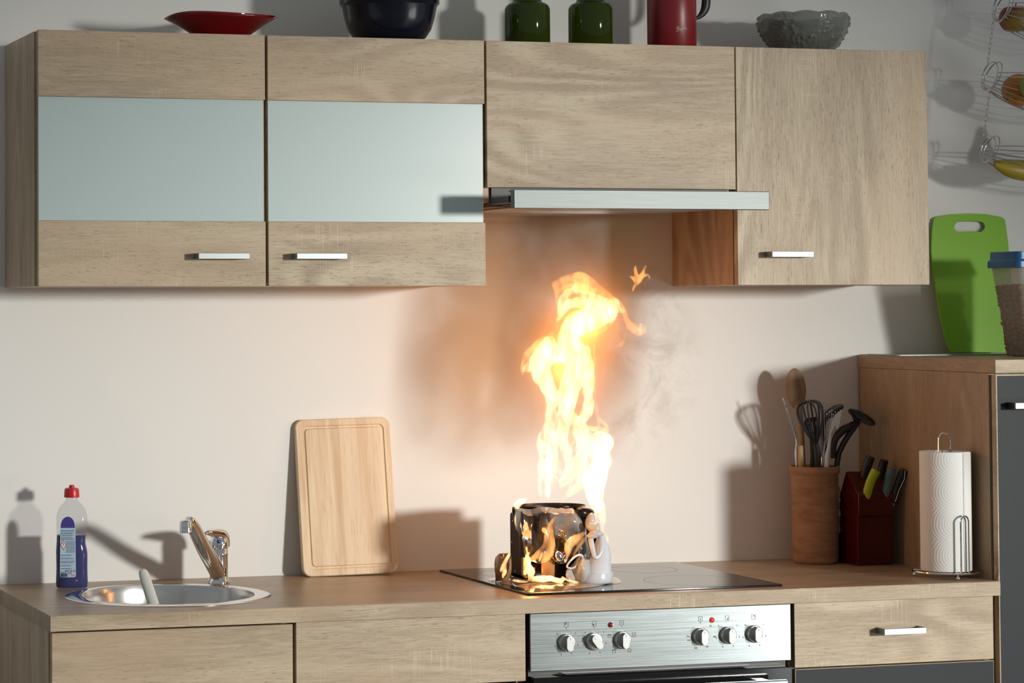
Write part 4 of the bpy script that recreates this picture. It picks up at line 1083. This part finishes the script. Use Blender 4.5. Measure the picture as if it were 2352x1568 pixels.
def drape(name, T, B, Yf, m, nu=70, nv=44, th=.0035, parent=ap):
    mb = MB(); vs_ = []; u0_, u1_ = T[0][0], T[-1][0]
    for i in range(nu + 1):
        u = u0_ + (u1_ - u0_) * i / nu; t0, b0_ = interp(T, u), interp(B, u)
        for j_ in range(nv + 1):
            v = j_ / nv; zy = t0 + (b0_ - t0) * v
            vs_.append(a6(u, zy, Yf(u, zy, v)))
    mb.add(vs_, [(i * (nv + 1) + j_, (i + 1) * (nv + 1) + j_, (i + 1) * (nv + 1) + j_ + 1, i * (nv + 1) + j_ + 1) for i in range(nu) for j_ in range(nv)])
    o = mb.build(name, m, parent, angle=180, fix=False)
    s_ = o.modifiers.new('s', 'SOLIDIFY'); s_.thickness = th; s_.offset = 0
    ss = o.modifiers.new('ss', 'SUBSURF'); ss.levels = 1; ss.render_levels = 1
    return o
T_ = [(462, 235), (500, 262), (560, 285), (640, 298), (720, 300), (850, 270), (960, 272), (1100, 288), (1160, 268), (1230, 258), (1290, 275), (1340, 330), (1400, 390), (1470, 470), (1510, 640), (1550, 860), (1590, 985)]
B_ = [(462, 290), (500, 540), (530, 600), (600, 690), (615, 850), (650, 985), (700, 1010), (850, 1055), (880, 985), (930, 935), (990, 950), (1040, 1015), (1110, 1050), (1180, 1060), (1225, 990), (1290, 930), (1360, 905), (1440, 950), (1510, 985), (1590, 1000)]
def Yf(u, zy, v):
    k = (u - 462) / 1130
    y = -.385 - .022 * math.sin(PI * min(1, max(0, k))) - .018 * v
    y += .010 * math.sin(u / 62.0 + zy / 260.0) + .008 * mn.noise(Vector((u / 150, zy / 260, 1.3))) * 2 + .0015 * mn.noise(Vector((u / 70, zy / 130, 4.3)))
    if v < .12: y += (.12 - v) * .28
    y += .05 * max(0, .12 - k) / .12
    # vents / blisters
    for (bx_, by_, br__) in ((1100, 540, 45), (1135, 645, 55), (1180, 740, 55), (1110, 940, 75)):
        d2 = ((u - bx_) / br__) ** 2 + ((zy - by_) / (br__ * .75)) ** 2; y -= .006 * math.exp(-abs(d2 - .6) * 3)
    return y
drape('melted_shell', T_, B_, Yf, MELT)
# bottom skirt: translucent bent lumps
drape('melted_leg', [(600, 960), (650, 955), (700, 985)], [(600, 1200), (650, 1255), (700, 1220)], lambda u, z_, v: -.405 - .01 * v + .01 * math.sin(u / 20), melt_mat('melt_amber', (.62, .50, .36), (.2, .1, .04), -.1), 14, 20, .006)
drape('melted_leg', [(868, 1000), (930, 935), (1000, 950), (1040, 1010)], [(868, 1200), (930, 1235), (1000, 1240), (1040, 1235)], lambda u, z_, v: -.400 - .012 * v - .006 * math.sin((u - 868) / 55), melt_mat('melt_orange', (.50, .26, .10), (.10, .05, .02), -.05), 18, 24, .006)
# heating block visible below the shell
MB().box(a6(710, 1100, -.37).x, a6(870, 1100, -.37).x, -.385, -.352, ZH + .006, a6(710, 1055, -.37).z).build('heater_block', SOOT, ap, bevel=.006)
# white curled tongue with oval opening and lump
drape('curled_rim', [(1205, 1150), (1300, 1060), (1380, 960), (1440, 930), (1500, 990), (1560, 1010)], [(1205, 1260), (1300, 1385), (1380, 1330), (1440, 1310), (1500, 1330), (1560, 1350)],
      lambda u, z_, v: -.412 - .020 * math.sin(PI * v) + .012 * math.sin(u / 40.0), melt_mat('melt_curl', (.50, .46, .42), (.10, .06, .04), -.05, .12), 30, 26, .004)
lump = MB()
lump.tube([a6(1225, 1060, -.425), a6(1290, 985, -.432), a6(1370, 925, -.432), a6(1432, 935, -.430), a6(1438, 985, -.428), a6(1370, 1060, -.428), a6(1300, 1120, -.428), a6(1215, 1105, -.425)], [.0022, .0022, .0028, .0030, .0026, .0022, .002, .002], 12, closed=True, smooth=2)
lump.build('curled_lip', MELTW, ap)
BALLM = mat('bare_metal_knob', (.75, .76, .78), .12, 1)
MB().ball(a6(1108, 945, -.436), .0085, .008, .0125, rot=Matrix.Rotation(math.radians(-22), 3, 'Y')).build('metal_knob', BALLM, ap)
# white body at right
secs = []
for zy, l, r in ((1372, 1360, 1795), (1366, 1345, 1808), (1340, 1335, 1822), (1290, 1335, 1830), (1200, 1345, 1830), (1172, 1350, 1828), (1168, 1400, 1812), (1100, 1430, 1812), (1000, 1500, 1810), (940, 1540, 1812), (880, 1570, 1806), (800, 1600, 1786), (740, 1625, 1762), (690, 1640, 1738), (655, 1665, 1722)):
    Yc = -.402
    L3, R3 = a6(l, zy, Yc), a6(r, zy, Yc); rxx = (R3.x - L3.x) / 2
    zz = max(L3.z - .003 if zy > 1300 else L3.z, ZH + .0005)
    secs.append((Vector(((L3.x + R3.x) / 2, Yc, L3.z)), rxx, min(.050, rxx * 1.15)))
zmin = secs[0][0].z; sh_ = (ZH + .0008) - zmin
for s_ in secs: s_[0].z += max(0, sh_) * max(0, 1 - (s_[0].z - zmin) / .03)
MB().loft(secs, 40).build('white_housing', MELTW, ap, angle=50)
MB().tube([a6(1545, 690, -.425), a6(1560, 780, -.44), a6(1585, 900, -.448), a6(1600, 965, -.452), a6(1640, 968, -.452), a6(1690, 900, -.450), a6(1706, 800, -.446), a6(1700, 700, -.438), a6(1660, 640, -.430)], [.006, .006, .005, .0045, .0045, .005, .0055, .006, .006], 16, smooth=2).build('handle', MELTW, ap)
mh = MB()
mh.ball(a6(1610, 640, -.432), .0185, .016, .0085, rot=Matrix.Rotation(math.radians(-10), 3, 'Y'), fn=lambda v: 1 + .10 * math.sin(4 * v.x + 3 * v.z))
mh.ball(a6(1590, 555, -.420), .0165, .018, .013, rot=Matrix.Rotation(math.radians(24), 3, 'Y'), fn=lambda v: 1 + .12 * math.sin(5 * v.x + 1))
mh.ball(a6(1540, 470, -.40), .010, .014, .020, rot=Matrix.Rotation(math.radians(12), 3, 'Y'))
mh.build('melted_lid', melt_mat('melt_lid', (.60, .57, .55), (.30, .22, .15), -.2), ap, angle=180)
MB().tube([a6(1505, 560, -.41), a6(1520, 700, -.425), a6(1560, 860, -.44), a6(1575, 970, -.448)], [.003, .0042, .004, .002], 10, smooth=2).build('black_seam', BLACKP, ap)
MB().tube([a6(1350, 330, -.385), a6(1420, 345, -.385), a6(1500, 350, -.375), a6(1540, 330, -.36)], [.008, .014, .013, .008], 14, flat=1.2, smooth=2).tube([a6(1400, 390, -.38), a6(1450, 420, -.38), a6(1495, 520, -.385)], [.009, .012, .008], 14, smooth=1).build('charred_rim', SOOT, ap)
# left molten blob
drape('melted_side', [(228, 1050), (245, 960), (290, 915), (360, 910), (440, 905)], [(228, 1290), (245, 1290), (290, 1285), (360, 1285), (440, 1240)], lambda u, z_, v: -.325 - .02 * math.sin(PI * v) - .015 * math.sin((u - 228) / 68.0), melt_mat('melt_side', (.60, .56, .52), (.34, .18, .08), -.25), 24, 24, .006)
# puddle of molten plastic
pd = MB(); cx_, cy2 = 1.115, -.405; seg = 96; vs_ = []; fs_ = []
pts_ = [atz(px, py, ZH) for px, py in ((1113, 1331), (1150, 1322), (1200, 1316), (1300, 1312), (1410, 1322), (1430, 1334), (1420, 1341), (1395, 1340), (1370, 1347), (1340, 1350), (1310, 1352), (1290, 1357), (1240, 1358), (1211, 1360), (1204, 1352), (1190, 1347), (1165, 1342), (1140, 1338))]
sm2 = []
for _ in range(3):
    q = pts_ if not sm2 else sm2; sm2 = []
    for i in range(len(q)): a, b = q[i], q[(i + 1) % len(q)]; sm2 += [a.lerp(b, .25), a.lerp(b, .75)]
cen = sum(sm2, Vector()) / len(sm2); N = len(sm2); K = 14
for k in range(K + 1):
    f = 1 - k / K
    for p in sm2:
        q = cen.lerp(p, f); e = 1 - f ** 6
        hgt = .0035 * e + .0045 * e * max(0, mn.noise(Vector((q.x * 22, q.y * 70, .5)))) + .002 * e * abs(mn.noise(Vector((q.x * 70, q.y * 160, 2))))
        vs_.append(Vector((q.x, q.y, ZH + hgt)))
for k in range(K):
    for i in range(N): j_ = (i + 1) % N; fs_.append((k * N + i, k * N + j_, (k + 1) * N + j_, (k + 1) * N + i))
pd.add(vs_, fs_)
tag(pd.build('molten_plastic_puddle', mat('molten_plastic', (.34, .27, .20), .10, Coat_Weight=.5), None, angle=180), 'glossy puddle of molten plastic on the hob around the appliance', 'puddle')

# ================================================================== fire
def flame_mat(name, strength, col=(1, .42, .13), lo=.30, hi=.62, scale=(26, 26, 9), dist=1.2, floor=.15):
    m = bpy.data.materials.new(name); m.use_nodes = True; t = NT(m); t.t.nodes.clear()
    out = t.n('ShaderNodeOutputMaterial'); em = t.n('ShaderNodeEmission'); em.inputs[0].default_value = (*col, 1)
    n = t.noise(t.coord(scale, False), 1, 3, .55, dist)
    f = t.ramp(n, [(lo, floor), (hi, 1.0)])
    t.l(t.math('MULTIPLY', f, strength), em.inputs[1]); t.l(em.outputs[0], out.inputs['Volume'])
    m.cycles.volume_step_rate = 1.0
    m.cycles.homogeneous_volume = False
    return m
FL = flame_mat('flame_core', 100, col=(1, .55, .26), lo=.43, hi=.60, floor=.10, scale=(34, 34, 12), dist=2.2)
FO = flame_mat('flame_orange', 75, col=(1, .36, .075), lo=.40, hi=.62, scale=(34, 34, 16))
FS = flame_mat('flame_small', 90, col=(1, .42, .12), scale=(40, 40, 18))
fi = thing('fire', (1.15, -.33, ZH + .13), 'tall white and yellow flames rising from the burning appliance', 'fire')
YFIRE = -.32
def flame(name, strands, m, voxel=.0022, wob=.0, parent=fi, y0=YFIRE, flat=1.15):
    mb = MB()
    for s_ in strands:
        pts, rs = [], []
        for k, q in enumerate(s_):
            px, py, wpx = q[:3]; dy = q[3] if len(q) > 3 else 0
            pts.append(at(px, py, y0 + dy)); rs.append(max(.0012, wpx * .00096 / 2 * {'flame': 1.14, 'flame_low': 1.3}.get(name, 1)))
        mb.tube(pts, rs, 14, flat=flat, smooth=2)
        for e in (0, -1): mb.ball(pts[e], rs[e] * .95, seg=12, rings=8)
    o = mb.build(name, m, parent, angle=180)
    r_ = o.modifiers.new('r', 'REMESH'); r_.mode = 'VOXEL'; r_.voxel_size = voxel; r_.use_smooth_shade = True
    tx = bpy.data.textures.new('turb', 'CLOUDS'); tx.noise_scale = .028; tx.noise_depth = 2
    d1 = o.modifiers.new('d', 'DISPLACE'); d1.texture = tx; d1.strength = .009; d1.mid_level = .5; d1.texture_coords = 'LOCAL'
    r2 = o.modifiers.new('r2', 'REMESH'); r2.mode = 'VOXEL'; r2.voxel_size = voxel; r2.use_smooth_shade = True
    s2q = o.modifiers.new('sm', 'SMOOTH'); s2q.iterations = 3
    return o
main = [
    # left strand, bottom to top
    [(1244, 1152, 5), (1240, 1125, 9), (1241, 1100, 12, .01), (1243, 1070, 14, .01), (1246, 1045, 16), (1240, 1018, 20, -.01), (1252, 985, 16), (1262, 955, 15), (1268, 930, 24), (1268, 905, 30), (1255, 882, 34), (1246, 862, 40), (1240, 840, 44), (1248, 812, 44), (1262, 790, 36)],
    [(1262, 1158, 4), (1256, 1120, 12), (1262, 1085, 22, .015), (1270, 1050, 28), (1268, 1010, 24, -.01), (1272, 975, 18), (1275, 950, 15)],
    # lobe left
    [(1203, 852, 8), (1218, 842, 22), (1236, 826, 36), (1262, 812, 46), (1290, 815, 44)],
    # centre strand
    [(1285, 1105, 5), (1300, 1090, 12), (1310, 1065, 20), (1300, 1035, 24), (1290, 1005, 24), (1296, 975, 26, .02), (1300, 940, 34), (1305, 905, 40, -.01), (1318, 870, 46), (1326, 840, 54), (1318, 810, 56), (1306, 785, 48), (1310, 762, 44), (1326, 745, 50), (1352, 735, 52, .02), (1380, 722, 50), (1398, 712, 44), (1408, 700, 34)],
    # right rim of centre
    [(1320, 975, 6), (1342, 958, 18, .02), (1352, 935, 26), (1350, 905, 20), (1350, 870, 26), (1352, 835, 24), (1345, 805, 22)],
    # right strand
    [(1372, 1164, 26), (1366, 1140, 34), (1362, 1112, 44, .01), (1372, 1085, 44), (1380, 1058, 34, -.01), (1372, 1040, 34), (1348, 1018, 40), (1338, 995, 38), (1330, 972, 26), (1318, 955, 16)],
    [(1370, 1040, 18), (1388, 1028, 26), (1396, 1014, 30), (1386, 1004, 26), (1370, 1000, 24)],
    [(1376, 1078, 14), (1392, 1072, 20), (1400, 1060, 14), (1398, 1040, 8)],
    [(1330, 1120, 8), (1335, 1090, 16), (1342, 1060, 20), (1330, 1030, 22)],
    # filament between
    [(1270, 1100, 3), (1282, 1112, 4), (1296, 1114, 4), (1312, 1100, 4), (1330, 1078, 6)],
    [(1305, 1140, 3), (1318, 1125, 5), (1330, 1108, 6), (1345, 1095, 8)],
    # head
    [(1282, 735, 8), (1290, 715, 18), (1302, 700, 22), (1330, 692, 24), (1362, 698, 30), (1392, 712, 40)],
    [(1286, 712, 10), (1290, 690, 14), (1302, 672, 16), (1322, 664, 14)],
    [(1305, 668, 8), (1340, 672, 12), (1370, 682, 14), (1396, 698, 18), (1420, 708, 14), (1432, 716, 9)], [(1312, 640, 3), (1318, 656, 6), (1328, 668, 7)], [(1278, 736, 3), (1280, 752, 5), (1282, 764, 3)], [(1400, 760, 3), (1404, 745, 8), (1410, 725, 12)],
]
flame('flame', main, FL)
edge = [
    [(1290, 665, 16), (1318, 655, 28), (1345, 660, 30), (1372, 680, 22)], [(1444, 738, 10), (1456, 758, 18), (1474, 760, 14)], [(1300, 735, 14), (1320, 725, 26), (1345, 720, 20)],
    [(1268, 655, 6), (1290, 645, 22), (1318, 634, 18), (1336, 632, 22), (1356, 650, 26), (1382, 670, 22), (1410, 690, 18), (1434, 712, 14), (1438, 732, 9), (1446, 758, 12), (1470, 768, 12), (1484, 758, 9), (1478, 745, 7), (1455, 744, 7), (1440, 738, 7)],
    [(1274, 650, 14), (1280, 680, 14), (1284, 705, 10)],
    [(1440, 745, 5), (1438, 770, 7), (1430, 788, 9), (1415, 796, 5)],
    [(1450, 778, 4), (1438, 785, 6), (1424, 794, 6)],
    [(1200, 862, 6), (1202, 840, 12), (1212, 812, 16), (1230, 792, 20), (1255, 778, 18), (1270, 765, 8)],
    [(1364, 940, 5), (1366, 900, 10), (1362, 850, 12), (1366, 820, 10), (1362, 790, 10), (1368, 770, 8)],
    [(1374, 1030, 4), (1376, 985, 8), (1372, 940, 6), (1366, 880, 4)],
    [(1345, 985, 16), (1370, 985, 18), (1394, 992, 14), (1396, 978, 6), (1380, 965, 8), (1366, 945, 6)],
    [(1320, 770, 20), (1350, 765, 22), (1384, 757, 18), (1400, 740, 16)],
    [(1290, 1120, 12), (1300, 1100, 30), (1325, 1070, 36), (1335, 1040, 20)],
    [(1285, 1160, 5), (1300, 1135, 16), (1330, 1120, 20), (1350, 1110, 20)],
]
flame('flame_fringe', edge, FO, .0022)
veil = [[(1250, 1150, 10), (1262, 1115, 34), (1280, 1070, 44), (1300, 1030, 40), (1320, 1000, 40)], [(1300, 1135, 12), (1325, 1110, 30), (1350, 1075, 34), (1360, 1040, 30)],
        [(1235, 850, 30), (1250, 815, 50), (1290, 790, 60), (1330, 800, 60), (1345, 840, 40), (1350, 900, 36)], [(1285, 720, 16), (1300, 690, 40), (1330, 665, 50), (1370, 690, 50), (1410, 715, 30)],
        [(1438, 740, 8), (1458, 757, 26), (1474, 762, 16)], [(1250, 990, 16), (1258, 950, 26), (1262, 900, 36)]]
flame('flame_veil', veil, flame_mat('flame_veil_glow', 38, col=(1, .40, .10), lo=.42, hi=.62, floor=.05, scale=(40, 40, 20), dist=2.5), .0024, flat=.45)
wisp = [[(1447, 634, 5), (1456, 640, 6), (1462, 650, 9), (1464, 640, 8), (1459, 618, 9), (1460, 610, 4)],
        [(1453, 668, 4), (1456, 658, 9), (1468, 648, 9), (1474, 632, 9), (1480, 620, 7), (1484, 611, 5)],
        [(1474, 634, 6), (1484, 632, 5), (1490, 628, 4), (1492, 640, 3)], [(1482, 655, 3), (1482, 658, 3)]]
flame('flame_wisp', wisp, flame_mat('flame_wisp_glow', 120, col=(1, .40, .09), scale=(40, 40, 20)), .0014)
right = [[(1378, 1260, 5), (1382, 1235, 10), (1384, 1205, 14), (1384, 1175, 18), (1378, 1155, 20)], [(1390, 1262, 4), (1396, 1240, 8), (1392, 1220, 5)], [(1370, 1190, 8), (1366, 1170, 12), (1350, 1166, 8), (1330, 1170, 4)]]
flame('flame_side', right, FS, .002, y0=-.34)
lowf = [
    # tongues in front of the shell
    [(1206, 1292, 5), (1222, 1286, 12), (1240, 1270, 16), (1250, 1252, 13), (1256, 1232, 11), (1261, 1210, 12), (1270, 1194, 10), (1279, 1186, 5)],
    [(1236, 1292, 8), (1250, 1282, 22), (1262, 1268, 24), (1267, 1248, 16), (1266, 1225, 10), (1266, 1205, 7)],
    [(1298, 1290, 6), (1304, 1272, 14), (1304, 1254, 18), (1316, 1240, 20), (1332, 1230, 15), (1346, 1221, 6)],
    [(1312, 1286, 5), (1322, 1268, 10), (1330, 1254, 12), (1340, 1242, 9), (1347, 1232, 4)],
]
flame('flame_tongue', lowf, flame_mat('flame_tongue_glow', 110, col=(1, .42, .12), lo=.3, hi=.6, scale=(30, 30, 12)), .0016, y0=-.435, flat=.8)
lowb = [
    [(1205, 1318, 6), (1212, 1305, 12), (1215, 1290, 9), (1210, 1275, 5)],
    [(1215, 1330, 8), (1222, 1312, 14), (1216, 1298, 8)],
    [(1222, 1328, 8), (1245, 1330, 10), (1268, 1328, 10), (1290, 1333, 8)],
    [(1178, 1332, 5), (1200, 1336, 6), (1225, 1334, 6)],
    [(1188, 1165, 9), (1200, 1150, 9), (1210, 1144, 5)],
    [(1178, 1162, 4), (1186, 1156, 8), (1196, 1149, 9)],
    [(1185, 1178, 4), (1183, 1200, 5), (1190, 1220, 5)],
    [(1200, 1225, 5), (1196, 1205, 7), (1194, 1190, 4)],
    [(1150, 1310, 6), (1158, 1295, 10), (1165, 1282, 8), (1170, 1272, 4)],
    [(1155, 1325, 6), (1160, 1312, 8), (1162, 1300, 6)],
    [(1292, 1325, 4), (1300, 1332, 5), (1330, 1338, 4)],
]
flame('flame_low', lowb, flame_mat('flame_low_glow', 420, col=(1, .52, .20), scale=(45, 45, 20)), .0014, y0=-.43, flat=.8)
# light given off by the flames
for i, (px, py, dy, e, rr) in enumerate(((1340, 745, 0, 2.5, .03), (1300, 850, 0, 2.0, .03), (1290, 980, 0, .3, .025), (1362, 1090, 0, .15, .025), (1262, 1215, -.13, .35, .02), (1218, 1290, -.10, .25, .012))):
    lamp('flame_light', 'POINT', at(px, py, YFIRE + dy), e, (1, .43, .11), shadow_soft_size=rr)

# ================================================================== smoke
sm = bpy.data.materials.new('smoke_haze'); sm.use_nodes = True; t = NT(sm); t.t.nodes.clear()
out = t.n('ShaderNodeOutputMaterial'); pv = t.n('ShaderNodeVolumePrincipled'); pv.inputs['Color'].default_value = (.82, .53, .29, 1); pv.inputs['Anisotropy'].default_value = .2
n = t.noise(t.coord((7, 7, 4.5), False), 1, 4, .6, 1.0)
tc = t.n('ShaderNodeTexCoord'); sx = t.n('ShaderNodeSeparateXYZ'); t.l(tc.outputs['Object'], sx.inputs[0])
dx = t.math('DIVIDE', t.math('ADD', sx.outputs[0], t.math('MULTIPLY', sx.outputs[2], -.10)), .19); dy = t.math('DIVIDE', sx.outputs[1], .15)
d2 = t.math('ADD', t.math('MULTIPLY', dx, dx), t.math('MULTIPLY', dy, dy))
fall = t.math('SUBTRACT', 1.0, d2, clamp=True)
zf = t.ramp(t.math('DIVIDE', sx.outputs[2], .75), [(0.24, 0.0), (.58, 1.0)])
den = t.math('MULTIPLY', t.math('MULTIPLY', t.ramp(n, [(.30, 0.0), (.60, 1.0)]), fall), t.math('MULTIPLY', zf, 15.0))
t.l(den, pv.inputs['Density']); t.l(pv.outputs[0], out.inputs['Volume'])
sm.cycles.volume_step_rate = 2.0
smoke = MB().loft([(Vector((1.18, -.27, ZH + .20)), .09, .09), (Vector((1.19, -.25, 1.22)), .20, .155), (Vector((1.22, -.225, 1.5)), .235, .165), (Vector((1.24, -.20, 1.675)), .25, .165)], 32)
so = thing('smoke', (1.19, -.25, ZH + .05), 'thin brown smoke drifting up around the flames towards the hood', 'smoke')
so_ = smoke.build('smoke_plume', sm, so, angle=180); so_['kind'] = 'stuff'
